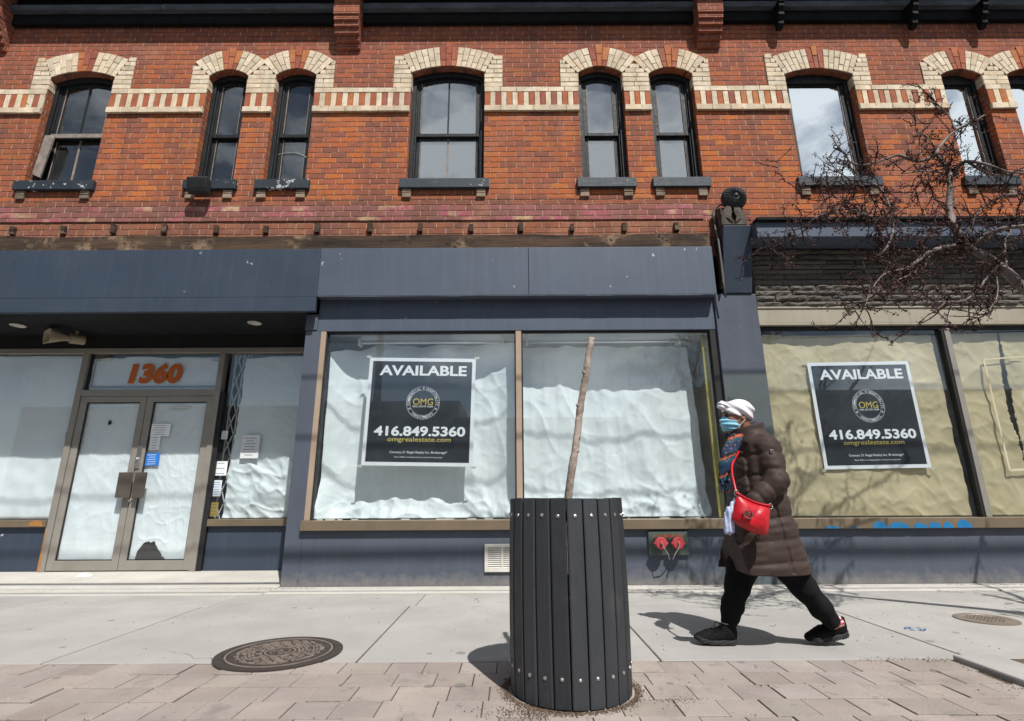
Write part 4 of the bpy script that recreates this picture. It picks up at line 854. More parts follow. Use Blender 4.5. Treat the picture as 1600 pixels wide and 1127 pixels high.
for a, b in ((3.021, 5.206), (5.306, 11.9)):
    mb = MB(); mb.box(a, b, 6.058, 6.064, 0.691, 2.884); mb.build('glass_pane', M['glass'], SWB)
mb = MB(); mb.box(3.0005, 12, 6.0, 6.2, 0.0, 0.578); mb.build('base_wall', M['slate_stucco'], bldB, bevel=0.005)
mb = MB()
for i, (xa, xb_, h_) in enumerate(((1291, 1313, 3), (1329, 1340, 2), (1365, 1388, 9), (1391, 1422, 8), (1429, 1450, 7), (1452, 1472, 8), (1475, 1490, 8), (1497, 1520, 11))):
    a, b = U(xa, 824, 5.94), U(xb_, 824, 5.94); n = 10; pp = [(a.x + (b.x - a.x) * k / n, 0.584 + h_ * 0.0088 * math.sin(math.pi * (0.06 + 0.9 * k / n)) ** 0.6 * (1 - 0.25 * k / n)) for k in range(n + 1)]
    mb.prism([(a.x, 0.582), (b.x, 0.582)] + pp[::-1], 5.9425, 5.9445)
mb.build('spray_paint_mark', M['bluepaint'], SWB)
def kraftf(seed, lim):
    def f(u, v, x, z):
        bot = max(0, (1.25 - z) / 0.55); return 6.105 + 0.02 * fbm(x * 1.4, z * 1.2, seed) + (0.03 + 0.035 * min(1, bot)) * (crease(x, z, seed, 1.6) - 0.2) + 0.012 * (crease(x + z * 0.4, z, seed + 2, 3.1) - 0.2) - 0.010 * ridge(x, z, seed, 2.6) - 0.006 * ridge(x, z, seed + 3, 5.5) + 0.002 * fbm(x * 8, z * 8, seed)
    return f
o = sheet('window_paper', M['kraft'], 3.025, 5.17, 0.70, 2.84, kraftf(2.2, 0), nx=150, nz=150, xr=lambda v: -0.03 * v + 0.015 * fbm(v * 4, 3), top=lambda u: 0.02 * fbm(u * 7, 5))
tag(o, 'wrinkled brown kraft paper behind the window with the right hand sign', 'paper', 'papers hung inside the shop windows')
tl = [U(x, y, 6.1) for x, y in ((1558, 515), (1562, 550), (1572, 600), (1580, 645), (1592, 690), (1600, 725))]
def tear(x, z):
    for p, q in zip(tl[:-1], tl[1:]):
        if q.z <= z <= p.z:
            k = (p.z - z) / (p.z - q.z); xx = p.x + (q.x - p.x) * k; wd = 0.006 + 0.03 * math.sin(math.pi * min(1, max(0, (2.86 - z) / 1.5))) + 0.02 * fbm(z * 6, 1); return abs(x - xx) < wd
    return False
o = sheet('window_paper', M['kraft'], 5.32, 8.5, 0.70, 2.86, kraftf(6.6, 0), nx=320, nz=120, hole=tear)
tag(o, 'brown kraft paper with a long vertical tear behind the rightmost window', 'paper', 'papers hung inside the shop windows')
a, b, c_, d_ = U(1537, 562, 6.055), U(1600, 557, 6.055), U(1578, 735, 6.055), U(1612, 733, 6.055); mb = MB()
def strip(p, q, w_): 
    dv = Vector((q.x - p.x, q.z - p.z)).normalized(); nn = Vector((-dv.y, dv.x)) * w_
    mb.prism([(p.x - nn.x, p.z - nn.y), (q.x - nn.x, q.z - nn.y), (q.x + nn.x, q.z + nn.y), (p.x + nn.x, p.z + nn.y)][::-1 if False else 1], mb.yy, mb.yy + 0.001); mb.yy -= 0.0013
mb.yy = 6.0555; strip(a, b, 0.009); strip(a, c_, 0.011); strip(c_, d_, 0.013); tag(mb.build('tape_outline', M['tape_old']), 'old clear tape outline left on the rightmost kraft papered glass', 'tape')
# interiors
for bld, xa, xb in ((bldA, -11, 2.985), (bldB, 3.015, 12)):
    mb = MB(); mb.box(xa, xb, 13, 13.2, -0.1, 8); mb.box(xa + 0.01, xb - 0.01, 6.32, 12.99, 3.3, 3.5); mb.box(xa + 0.01, xb - 0.01, 7.3, 7.34, 3.501, 7.9)
    mb.box(xa - 0.2, xa, 6.305, 13.2, -0.1, 8); mb.box(xb, xb + (0.02 if bld is bldA else 0.2), 6.305, 13.2, -0.1, 8)
    if bld is bldA: mb.box(-2.4, -2.36, 6.81, 12.99, 0, 3.2); mb.box(xa, -2.5, 6.96, 12.99, 0, 0.05); mb.box(-2.35, xb, 6.2, 12.99, 0, 0.05)
    else: mb.box(xa, xb, 6.2, 12.99, 0, 0.05)
    mb.build('interior_shell', M['inside'], bld)
    if bld is bldA:
        mb = MB(); mb.box(-2.345, xb - 0.03, 7.15, 7.18, 0.06, 2.92); mb.box(2.50, 2.53, 6.32, 7.149, 0.06, 2.92); mb.build('display_partition', M['ceiling_in'], bld)
    mb = MB()
    if bld is bldA: mb.box(-2.35, xb, 6.12, 12.98, 2.93, 3.0); mb.box(xa, -2.41, 6.96, 12.98, 2.93, 3.0)
    else: mb.box(xa, xb, 6.125, 12.98, 2.93, 3.0)
    mb.build('interior_ceiling', M['ceiling_in'], bld)
    mb = MB(); mb.box(xa - 0.2, xb + 0.01, 5.9, 13.3, 8.13, 8.25); mb.build('roof', M['roofing'], bld)
# ------------------------------------------------------------------ THINGS ON THE FRONT
# AVAILABLE signs
def make_sign(loc, label):
    S = empty('property_sign', loc, label, 'sign', 'property signs in the shop windows'); o = Vector(loc); W_ = 1.28
    mb = MB(); mb.box(o.x - W_ / 2, o.x + W_ / 2, o.y - 0.004, o.y + 0.0, o.z - W_ / 2, o.z + W_ / 2); mb.build('board', M['signwhite'], S)
    e = 0.042; mb = MB(); mb.box(o.x - W_ / 2 + e, o.x + W_ / 2 - e, o.y - 0.0052, o.y - 0.0042, o.z - W_ / 2 + e, o.z + W_ / 2 - e); mb.build('dark_panel', M['signdark'], S)
    y = o.y - 0.0062; top = o.z + W_ / 2; X = o.x
    wl = MB(); text(wl, 'AVAILABLE', X + 0.012, top - 0.155, y, 1.045, 0.125, bold=0.030)
    lc = (X + 0.03, top - 0.545)
    for r0, r1 in ((0.1935, 0.197), (0.151, 0.1535)):
        n = 72
        for i in range(n):
            a0, a1 = 2 * math.pi * i / n, 2 * math.pi * (i + 1) / n
            wl.quad(*[(lc[0] + r * math.cos(a), y, lc[1] + r * math.sin(a)) for r, a in ((r0, a0), (r1, a0), (r1, a1), (r0, a1))])
    def circ(s, a0, a1, rr, hh, inside=False):
        for i, ch in enumerate(s):
            a = R(a0 + (a1 - a0) * i / max(1, len(s) - 1)); px_, pz = lc[0] + rr * math.cos(a), lc[1] + rr * math.sin(a)
            text(wl, ch, px_, pz, y, None, hh, bold=0.012, rot=(a - math.pi / 2) if not inside else a + math.pi / 2)
    circ('COMMERCIAL', 188, 105, 0.172, 0.027); circ('HOSPITALITY', 75, -8, 0.172, 0.027); circ('INVESTMENTS', 228, 312, 0.172, 0.027, True)
    for a in (90, 205, -25):
        q = (lc[0] + 0.172 * math.cos(R(a)), lc[1] + 0.172 * math.sin(R(a)))
        for k in range(4):
            a0, a1 = math.pi / 2 * k, math.pi / 2 * (k + 1)
            wl.quad(*[(q[0] + r * math.cos(t), y, q[1] + r * math.sin(t)) for r, t in ((0.006, a0), (0.013, a0), (0.013, a1), (0.006, a1))])
    text(wl, 'REAL ESTATE TEAM', lc[0], lc[1] - 0.045, y, 0.235, 0.02, bold=0.008)
    text(wl, '416.849.5360', X + 0.01, top - 0.882, y, 1.065, 0.118, bold=0.032)
    text(wl, 'Century 21 Regal Realty Inc. Brokerage*', X + 0.01, top - 1.128, y, 0.665, 0.036, bold=0.004)
    text(wl, '*Each Office is independently owned and operated.', X + 0.01, top - 1.182, y, 0.56, 0.021)
    wl.build('white_lettering', M['signwhite'], S, recalc=False)
    yl = MB(); text(yl, 'OMG', lc[0], lc[1] + 0.012, y, 0.235, 0.078, bold=-0.004); text(yl, 'omgrealestate.com', X + 0.01, top - 0.985, y, 0.735, 0.068, bold=0.004)
    yl.build('yellow_lettering', M['yellow'], S, recalc=False)
    tp = MB()
    for sx in (-1, 1):
        for sz in (-1, 1):
            cx, cz = o.x + sx * W_ / 2, o.z + sz * W_ / 2; n = 14
            pts = []
            for i in range(n):
                a = 2 * math.pi * i / n; rr = 0.022 + 0.022 * abs(noise.noise(Vector((i * 1.7, sx * 3, sz * 5)))); pts.append((cx + sx * 0.012 + rr * math.cos(a) * 1.2, cz + sz * 0.01 + rr * 0.6 * math.sin(a)))
            tp.prism(pts, o.y - 0.0062, o.y - 0.0045)
    tp.parts('tape', M['tape'], S)
    return S
c1 = (-1.087, 6.0708, 1.920)
S1 = make_sign(c1, 'dark square for lease sign with white border on the white papered window'); S1.rotation_euler = (0, R(1.05), 0)
def copy_thing(root, loc):
    r = root.copy(); SC.collection.objects.link(r); r.location = loc
    def rec(a, b):
        for ch in list(a.children):
            c = ch.copy(); SC.collection.objects.link(c); c.parent = b; c.matrix_parent_inverse = ch.matrix_parent_inverse.copy(); rec(ch, c)
    rec(root, r); return r
S2 = copy_thing(S1, (4.173, 6.0708, 1.855)); S2.rotation_euler = (0, R(-0.75), 0); S2.scale = (0.955, 1, 0.985)
S2['label'] = 'dark square for lease sign with white border on the brown kraft papered window'
# fluorescent fixtures behind the glass
def fixture(a, b, z, y, label):
    T = empty('fluorescent_fixture', ((a + b) / 2, y, z), label, 'light fixture', 'fluorescent fixtures inside the shop window')
    mb = MB(); mb.xprof([(y - 0.05, z + 0.05), (y + 0.05, z + 0.05), (y + 0.03, z), (y - 0.03, z)], a, b); mb.build('housing', M['fixture'], T, bevel=0.004)
    mb = MB(); mb.tube([(a + 0.03, y - 0.01, z - 0.035), (b - 0.03, y - 0.01, z - 0.035)], 0.019, 12); mb.build('tube', M['signwhite'], T, smooth=True)
    mb = MB()
    for x in (a - 0.002, b - 0.03): mb.box(x, x + 0.032, y - 0.055, y + 0.055, z - 0.075, z + 0.051)
    mb.parts('lamp_holder', M['white_enamel'], T, bevel=0.003)
fixture(-1.90, -0.10, 2.83, 6.20, 'white fluorescent tube fixture above the plastic sheet in the left pane')
fixture(0.17, 2.08, 2.83, 6.20, 'white fluorescent tube fixture above the plastic sheet in the right pane')
# horn loudspeaker under the soffit
p = G(88, 524, 3.0); T = empty('horn_speaker', (p.x, p.y, 3.1), 'small beige horn loudspeaker fixed under the dark entrance soffit', 'loudspeaker')
yy = p.y; mb = MB(); dirx = Vector((-0.55, -0.83, -0.10)).normalized(); sx_ = dirx.cross(Vector((0, 0, 1))).normalized(); sz_ = sx_.cross(dirx); n0 = None; o = Vector((p.x + 0.10, yy + 0.1, 2.985))
for d, a, b in ((0.0, 0.03, 0.03), (0.07, 0.045, 0.04), (0.15, 0.10, 0.065), (0.22, 0.135, 0.085), (0.235, 0.15, 0.095), (0.238, 0.13, 0.078), (0.17, 0.08, 0.05), (0.10, 0.03, 0.03)):
    ring = []
    for j in range(20):
        q = 2 * math.pi * j / 20; k = lambda v: math.copysign(abs(v) ** 0.45, v); ring.append(o + dirx * d + sx_ * a * k(math.cos(q)) + sz_ * b * k(math.sin(q)))
    n = mb.add(ring)
    if n0 is not None:
        for j in range(20): mb.face([n0 + j, n0 + (j + 1) % 20, n + (j + 1) % 20, n + j])
    n0 = n
mb.face([n0 + j for j in range(20)]); mb.build('horn', M['horn'], T, smooth=True)
mb = MB(); mb.tube([o - dirx * 0.16, o - dirx * 0.15, o + dirx * 0.0], [0.05, 0.065, 0.065], 16); mb.build('driver', M['horn'], T)
mb = MB(); mb.tube([o - dirx * 0.06 + Vector((0, 0, 0.05)), o - dirx * 0.06 + Vector((0, 0, 0.118))], 0.02, 8); mb.build('bracket', M['horn'], T)
# flood light on the window sill
a, b = U(294, 304, 5.86), U(329, 281, 5.86); T = empty('floodlight', ((a.x + b.x) / 2, 5.9, a.z), 'black box floodlight mounted in front of a narrow window sill', 'floodlight')
mb = MB(); x0, x1 = a.x, b.x; mb.xprof([(5.80, a.z + 0.07), (5.82, a.z + 0.02), (5.87, a.z), (5.90, a.z + 0.04), (5.90, b.z - 0.02), (5.78, b.z), (5.77, b.z - 0.025)], x0, x1); mb.build('housing', M['plastic_black'], T, bevel=0.012, seg=3)
mb = MB(); mb.box((x0 + x1) / 2 - 0.03, (x0 + x1) / 2 + 0.03, 5.85, 5.905, a.z + 0.05, a.z + 0.12); mb.build('bracket', M['plastic_black'], T)
# loose cable beside the console
mb = MB(); pts = [U(x, y, Y) for x, y, Y in ((1135, 322, 5.86), (1126, 320, 5.9), (1118, 326, 5.94), (1115, 336, 5.95), (1118, 352, 5.9), (1122, 375, 5.84), (1126, 405, 5.83), (1130, 440, 5.83), (1134, 465, 5.84))]
mb.tube(pts, [0.012] * 3 + [0.03, 0.015] + [0.013] * 4, 8); tag(mb.build('loose_cable', M['cable'], smooth=True), 'grey cable looping from the brick wall down beside the slate console', 'cable')
# sprinkler connection
a, b = U(1014, 868, 5.99), U(1073, 830, 5.99); T = empty('fire_connection', ((a.x + b.x) / 2, 6.0, a.z), 'green plated sprinkler connection with two red caps on the base wall', 'fire connection'); x0, x1, z0, z1 = a.x, b.x, a.z, b.z
mb = MB(); mb.box(x0, x1, 5.965, 5.999, z0, z1); mb.build('plate', M['greenpaint'], T, bevel=0.008)
mb = MB(); text(mb, 'AUTO-SPRINKLERS', (x0 + x1) / 2 - 0.005, z1 - 0.052, 5.9635, 0.33, 0.042, bold=0.02); mb.build('raised_lettering', M['redlet'], T, recalc=False)
ends = []
for px in (1033, 1060):
    c = U(px, 849, 5.86); mb = MB(); mb.lathe([(0.062, -0.12), (0.062, -0.03), (0.05, -0.03), (0.05, 0.0)], (c.x, 5.86, c.z), 20, 'y'); cp = mb.build('hose_inlet', M['greenpaint'], T, smooth=False)
    mb = MB(); mb.lathe([(0.057, -0.035), (0.064, -0.03), (0.064, 0.0), (0.055, 0.012), (0.016, 0.013), (0.014, 0.035), (0.006, 0.038)], (c.x, 5.86, c.z), 24, 'y')
    for s in (-1, 1): mb.box(c.x + s * 0.062 - 0.012, c.x + s * 0.062 + 0.012, 5.855, 5.885, c.z - 0.012, c.z + 0.012)
    mb.build('cap', M['redcap'], cp, bevel=0.003); ends.append(c)
mid = Vector(((x0 + x1) / 2 + 0.005, 5.955, z0 - 0.02)); mb = MB()
for c, d in zip(ends, (0.02, -0.02)):
    s = Vector((c.x, 5.82, c.z)); pts = [s, s + Vector((d, -0.01, -0.05)), s.lerp(mid, 0.45) + Vector((d, -0.02, -0.05)), s.lerp(mid, 0.8) + Vector((0, -0.01, -0.045)), mid]; mb.tube(pts, 0.0055, 6)
mb.build('chain', M['steel'], T)
# vent grille
a, b = U(757, 894, 5.99), U(812, 850, 5.99); T = empty('vent_grille', ((a.x + b.x) / 2, 6.0, a.z), 'white louvred vent grille low on the slate base wall, partly behind the planter', 'vent'); x0, x1, z0, z1 = a.x, b.x, a.z, b.z
mb = MB(); mb.frame(x0, x1, z0, z1, 5.975, 5.9995, 0.035); mb.box((x0 + x1) / 2 - 0.012, (x0 + x1) / 2 + 0.012, 5.977, 5.998, z0 + 0.035, z1 - 0.035); mb.build('frame', M['white_enamel'], T, bevel=0.003)
mb = MB(); z = z0 + 0.04
while z < z1 - 0.045: mb.xprof([(5.978, z), (5.982, z - 0.004), (5.997, z + 0.014), (5.993, z + 0.018)], x0 + 0.03, x1 - 0.03); z += 0.021
mb.build('louvres', M['white_enamel'], T)
mb = MB(); mb.box(x0 + 0.03, x1 - 0.03, 5.9972, 5.9994, z0 + 0.03, z1 - 0.03); mb.build('backing', M['dark'], T)
# folding security gate
T = empty('folding_gate', (-3.72, 7.0, 0.05), 'white folding lattice security gate bunched behind the narrow sidelight glass', 'gate')
mb = MB()
for i in range(9):
    z = 0.3 + i * 0.29
    for k in range(2):
        xa, xb = -3.80 + k * 0.10, -3.70 + k * 0.10
        mb.tube([(xa, 6.89 + k * 0.01, z), (xb, 6.89 + k * 0.01, z + 0.28)], 0.007, 4); mb.tube([(xb, 6.905 + k * 0.01, z), (xa, 6.905 + k * 0.01, z + 0.28)], 0.007, 4)
mb.build('lattice', M['fixture'], T)
mb = MB()
for x in (-3.81, -3.70, -3.60): mb.box(x - 0.008, x + 0.008, 6.925, 6.94, 0.1, 2.88)
mb.parts('upright', M['fixture'], T)
# overhead street cables (above the picture; they throw the soft bands of shade on the shop front)
for i, (zs, rad) in enumerate(((0.33, 0.036), (1.60, 0.013), (2.30, 0.011))):
    hc = 6.4; y = 6.0 - (hc - zs) * (-AZY) * math.cos(EL) / math.sin(EL); mb = MB()
    mb.tube([(x, y, hc + 0.0006 * (x * x) + 0.02 * math.sin(x * 0.7 + i)) for x in range(-30, 31, 2)], rad, 8)
    tag(mb.build('overhead_cable', M['cable'], smooth=True), 'overhead street cable running along the shop front above the pavement', 'cable', 'overhead street cables')
mb = MB(); hc = 6.0; y = 5.72 - hc * (-AZY) * math.cos(EL) / math.sin(EL); mb.tube([(x, y, hc + 0.0006 * x * x) for x in range(-30, 31, 2)], 0.016, 6); tag(mb.build('overhead_cable', M['cable'], smooth=True), 'overhead street cable running along the shop front above the pavement', 'cable', 'overhead street cables')

ob = empty('terrace_building', (0, -22, 0), 'long two storey brown brick terrace across the street, seen only as reflections in the glass', 'building')
mb = MB(); mb.box(-34, -3.5, -30, -22, -0.16, 7.2); mb.box(-3.49, 9, -30, -22.3, -0.16, 6.1); mb.box(9.01, 34, -30, -22, -0.16, 7.8); mb.build('wall', M['oppo'], ob)
mb = MB()
for i in range(22):
    x = -32 + i * 3.0
    mb.box(x, x + 1.2, -22.29 if -3.5 < x + 0.6 < 9 else -21.99, -21.98, 3.8, 5.4); mb.box(x - 0.5, x + 1.9, -22.29 if -3.5 < x + 0.6 < 9 else -21.99, -21.98, 0.4, 2.6)
mb.build('window_row', M['dark'], ob)
up = empty('utility_pole', (-5.2, -7.6, 0), 'wooden utility pole across the road, seen only as a reflection in the glass', 'utility pole')
mb = MB(); mb.tube([(-5.2, -7.6, -0.15), (-5.2, -7.6, 9.5)], [0.17, 0.12], 12); mb.build('pole', M['wood_old'], up)
mb = MB(); mb.box(-6.3, -4.1, -7.68, -7.56, 8.4, 8.55); mb.build('crossarm', M['wood_old'], up)
for y_, z_ in ((-7.7, 8.6), (-7.5, 7.6), (-7.6, 6.9), (-1.6, 5.9)):
    mb = MB(); mb.tube([(x, y_, z_ + 0.0008 * x * x) for x in range(-30, 31, 2)], 0.022, 6); tag(mb.build('overhead_cable', M['cable'], smooth=True), 'overhead street cable crossing behind the viewer, seen only in the glass', 'cable', 'overhead street cables')
# ------------------------------------------------------------------ PLANTER, SAPLING, COVERS, LITTER
PC = Vector((0.286, 2.925, 0)); PR = 0.297; PH = 0.917
T = empty('tree_planter', PC, 'charcoal slatted round tree guard standing on the pavers', 'tree guard')
mb = MB(); NS = 23
for i in range(NS):
    a = 2 * math.pi * (i + 0.43) / NS; ca, sa = math.cos(a), math.sin(a); tz = PH + random.uniform(-0.004, 0.004); k = random.uniform(0.75, 1.4); mb.col = (k, k, k); b0 = random.uniform(0, 0.012)
    hw = math.pi * PR / NS - 0.0037; tilt = random.uniform(-0.003, 0.003); n = len(mb.v)
    nr = 6
    for j in range(nr + 1):
        z = b0 + (tz - b0) * j / nr; bulge = 0.008 * math.sin(math.pi * (z / PH) * 0.9 + 0.15)
        for (rr, t) in ((PR - 0.032 + bulge, -hw), (PR - 0.004 + bulge, -hw), (PR + bulge, -hw + 0.006), (PR + bulge, hw - 0.006), (PR - 0.004 + bulge, hw), (PR - 0.032 + bulge, hw)):
            t2 = t + tilt * j / nr; mb.v.append((PC.x + rr * ca - t2 * sa, PC.y + rr * sa + t2 * ca, z))
    for j in range(nr):
        for q in range(6): r_ = (q + 1) % 6; mb.face([n + j * 6 + q, n + j * 6 + r_, n + (j + 1) * 6 + r_, n + (j + 1) * 6 + q])
    mb.face([n + q for q in reversed(range(6))]); mb.face([n + nr * 6 + q for q in range(6)])
mb.build('slats', M['slat'], T)
mb = MB()
for i in range(NS):
    a = 2 * math.pi * (i + 0.43) / NS
    for z in (0.125, PH - 0.082):
        bulge = 0.008 * math.sin(math.pi * (z / PH) * 0.9 + 0.15); d = Vector((math.cos(a), math.sin(a), 0)); c = PC + d * (PR + bulge - 0.001) + Vector((random.uniform(-0.002, 0.002), 0, z + random.uniform(-0.003, 0.003)))
        mb.tube([c, c + d * 0.004, c + d * 0.007], [0.0095, 0.0085, 0.003], 10)
mb.build('bolts', M['steel'], T, smooth=False)
for z in (0.12, PH - 0.085):
    mb = MB(); n = 48; k0 = None
    for i in range(n + 1):
        a = 2 * math.pi * i / n; r0, r1 = PR - 0.042, PR - 0.034; q = mb.add([(PC.x + r0 * math.cos(a), PC.y + r0 * math.sin(a), z - 0.025), (PC.x + r1 * math.cos(a), PC.y + r1 * math.sin(a), z - 0.025), (PC.x + r1 * math.cos(a), PC.y + r1 * math.sin(a), z + 0.025), (PC.x + r0 * math.cos(a), PC.y + r0 * math.sin(a), z + 0.025)])
        if k0 is not None:
            for j in range(4): mb.face([k0 + j, k0 + (j + 1) % 4, q + (j + 1) % 4, q + j])
        k0 = q
    mb.build('hoop', M['dark'], T)
mb = MB(); mb.lathe([(0.26, 0.30), (0.2, 0.34), (0.02, 0.36)], PC, 24); tag(mb.build('planter_soil', M['soil']), kind='structure')
# dead sapling
mb = MB(); pp = [(885, 915), (885.5, 870), (887, 785), (890, 760), (893, 738), (899, 700), (903, 672), (905, 650), (908, 628), (912, 605), (916, 585), (918.5, 560), (922, 542), (924.5, 529)]
pts = [Vector((0, 0, 0))] * 0
for i, (x, y) in enumerate(pp):
    q = U(x, y, 2.93 + 0.01 * math.sin(i)); pts.append(q)
pts[0].z = 0.30; fine = []; rad = []
for i in range(len(pts) - 1):
    for k in range(5):
        t = k / 5; fine.append(pts[i].lerp(pts[i + 1], t)); s = (i + t) / (len(pts) - 1); rad.append((0.0225 - 0.005 * s) * (1 + 0.10 * fbm(s * 25, 1) + 0.16 * max(0, 1 - abs((s * 13) % 3.1 - 1.2) * 5)))
fine.append(pts[-1]); rad.append(0.0185)
mb.tube(fine, rad, 14, jit=0.06)
T = tag(mb.build('dead_sapling', M['bark'], smooth=True), 'bare topless dead sapling trunk rising from the slatted tree guard', 'sapling')
mb = MB()
for i, s in ((24, 1), (38, -1), (50, -1)):
    c = fine[i]; d = Vector((s * 0.8, -0.5, 0.5)).normalized(); mb.tube([c, c + d * 0.022, c + d * 0.03], [0.014, 0.011, 0.006], 8)
mb.build('knot', M['bark'], T, smooth=True)
# manhole
def manhole(c, rad, label, fancy=True, im=None):
    im = im or M['iron']
    T = empty('manhole_cover', c, label, 'manhole cover'); z = 0.010
    mb = MB(); mb.lathe([(rad, -0.03), (rad, z - 0.002), (rad - 0.008, z), (rad - 0.05, z), (rad - 0.054, z - 0.004)], c, 72); mb.build('frame', im, T)
    r2 = rad - 0.056; mb = MB(); mb.lathe([(r2, z - 0.02), (r2, z - 0.003), (r2 - 0.003, z - 0.002)], c, 72); P = mb.build('plate', im, T)
    mb = MB()
    def arcblk(r0, r1, a0, a1, h=0.004):
        n = max(1, int((a1 - a0) / 0.09)); p0 = [(c[0] + r0 * math.cos(a0 + (a1 - a0) * i / n), c[1] + r0 * math.sin(a0 + (a1 - a0) * i / n)) for i in range(n + 1)]; p1 = [(c[0] + r1 * math.cos(a0 + (a1 - a0) * i / n), c[1] + r1 * math.sin(a0 + (a1 - a0) * i / n)) for i in range(n + 1)]
        for i in range(n): mb.slab([p0[i], p1[i], p1[i + 1], p0[i + 1]], z - 0.0021, z - 0.002 + h)
    if fancy:
        arcblk(r2 - 0.016, r2 - 0.005, 0, 2 * math.pi); arcblk(0.082, 0.092, 0, 2 * math.pi)
        for ring_, (ra, rb, cnt) in enumerate(((0.105, 0.135, 11), (0.147, 0.177, 15), (0.190, 0.218, 19), (0.230, 0.252, 24))):
            for i in range(cnt):
                a = 2 * math.pi * (i + 0.5 * (ring_ % 2)) / cnt; w_ = 2 * math.pi / cnt; kind = random.random(); t = 0.012
                arcblk(ra, ra + t, a, a + w_ * 0.72)
                if kind < 0.7: arcblk(ra + t, rb + 0.004, a, a + t / ra)
                if kind > 0.3: arcblk(rb - t + 0.004, rb + 0.004, a + w_ * 0.3, a + w_ * 0.9)
        text_m = MB(); vs, fs = glyphs('BELL', 0.03); xa, xb = min(v[0] for v in vs), max(v[0] for v in vs)
        for k in range(3): arcblk(0.012 + 0.02 * k, 0.02 + 0.02 * k, 0.5 + k, 2.4 + k); arcblk(0.012 + 0.02 * k, 0.02 + 0.02 * k, 3.6 + k, 5.2 + k)
    else:
        x = -r2
        while x < r2:
            y_ = -r2
            while y_ < r2:
                if (x + 0.014) ** 2 + (y_ + 0.014) ** 2 < (r2 - 0.02) ** 2: mb.slab([(c[0] + x, c[1] + y_), (c[0] + x + 0.016, c[1] + y_), (c[0] + x + 0.016, c[1] + y_ + 0.016), (c[0] + x, c[1] + y_ + 0.016)], z - 0.0021, z + 0.001)
                y_ += 0.03
            x += 0.03
    mb.build('relief_pattern', M['ironlight'], P)
manhole((-1.44, 3.56, 0.0), 0.37, 'rusty brown round manhole cover with raised maze pattern on the concrete')
p = G(1541, 968.5); manhole((p.x, p.y, 0.0), 0.20, 'small round studded utility cover at the right side of the pavement', False, M['ironlight'])
# litter
mb = MB(); p = G(132, 902, 0.0415); n = 8
for j in range(7):
    for i in range(n + 1): mb.v.append((p.x - 0.10 + 0.2 * i / n + 0.02 * fbm(j, i), p.y - 0.07 + 0.15 * j / 6, 0.045 + 0.045 * max(0, math.sin(math.pi * i / n) * (1 - abs(j - 3) / 4)) + 0.008 * fbm(i, j)))
for j in range(6):
    for i in range(n): q = j * (n + 1) + i; mb.face([q, q + 1, q + n + 2, q + n + 1])
o = mb.build('face_mask', M['loop'], smooth=True, recalc=False); s_ = o.modifiers.new('thickness', 'SOLIDIFY'); s_.thickness = 0.003; tag(o, 'crumpled pale disposable face mask lying on the step before the doors', 'litter')
pts = []
for i in range(3600):
    a = random.uniform(0, 6.283); rr = PR + abs(random.gauss(0, 0.022)) + 0.001; pts.append((PC.x + rr * math.cos(a) * 1.05, PC.y + rr * math.sin(a), 0.0))
for i in range(600): pts.append((PC.x - 0.05 + random.gauss(-0.16, 0.10), PC.y - 0.30 + random.gauss(0, 0.04), 0.0))
chaff('planter_debris', pts, 'ring of dry brown leaf chaff around the foot of the tree guard')
pts = [(random.uniform(-7, 7), 5.97 - abs(random.gauss(0, 0.05)), 0.012) for i in range(500)] + [(random.gauss(1.9, 0.25), 5.93 - abs(random.gauss(0, 0.05)), 0.013) for i in range(300)] + [(random.gauss(-2.35, 0.2), 5.93 - abs(random.gauss(0, 0.06)), 0.013) for i in range(160)] + [(random.gauss(5.2, 0.4), 5.94 - abs(random.gauss(0, 0.04)), 0.013) for i in range(350)]
pts += [(2.55 + random.gauss(0, 0.05), random.uniform(2.2, 3.38), 0.0) for i in range(500)] + [(2.3 + random.gauss(0, 0.13), 3.36 + random.gauss(0, 0.03), 0.0) for i in range(200)] + [(-4.95 + random.gauss(0, 0.03), 5, 0) for i in range(5)]
pts += [(0.78 + random.gauss(0, 0.06), 2.78 + random.gauss(0, 0.04), 0.0) for i in range(160)] + [(random.uniform(2.8, 6), random.uniform(1.6, 3.4), 0.004) for i in range(1800)]
chaff('leaf_litter', pts, 'dry leaf crumbs gathered along the wall foot, paver joints and tree pit')
pts = [(random.uniform(-5, 6), random.uniform(2.2, 5.8), 0.0) for i in range(800)]
chaff('grit', pts, 'pale grit and crumbs scattered over the pavement and pavers', (0.003, 0.009), ((0.6, 0.58, 0.55), (0.10, 0.09, 0.08), (0.07, 0.06, 0.05), (0.16, 0.12, 0.09)))
p = G(1430, 983.5); mb = MB(); n = 40
for k in range(2):
    ang = [2 * math.pi * i / n for i in range(n)]; r0 = 0.025 + 0.022 * k
    for i in range(n):
        if noise.noise(Vector((i * 0.35, k * 4.0, 1))) < -0.12: continue
        a0, a1 = ang[i], ang[(i + 1) % n]; mb.quad(*[(p.x + 1.25 * r * math.cos(a), p.y + 1.0 * r * math.sin(a), 0.0045) for r, a in ((r0, a0), (r0 + 0.010, a0), (r0 + 0.010, a1), (r0, a1))])
tag(mb.build('paint_mark', M['bluepaint']), 'sprayed blue survey mark on the concrete pavement', kind='structure')

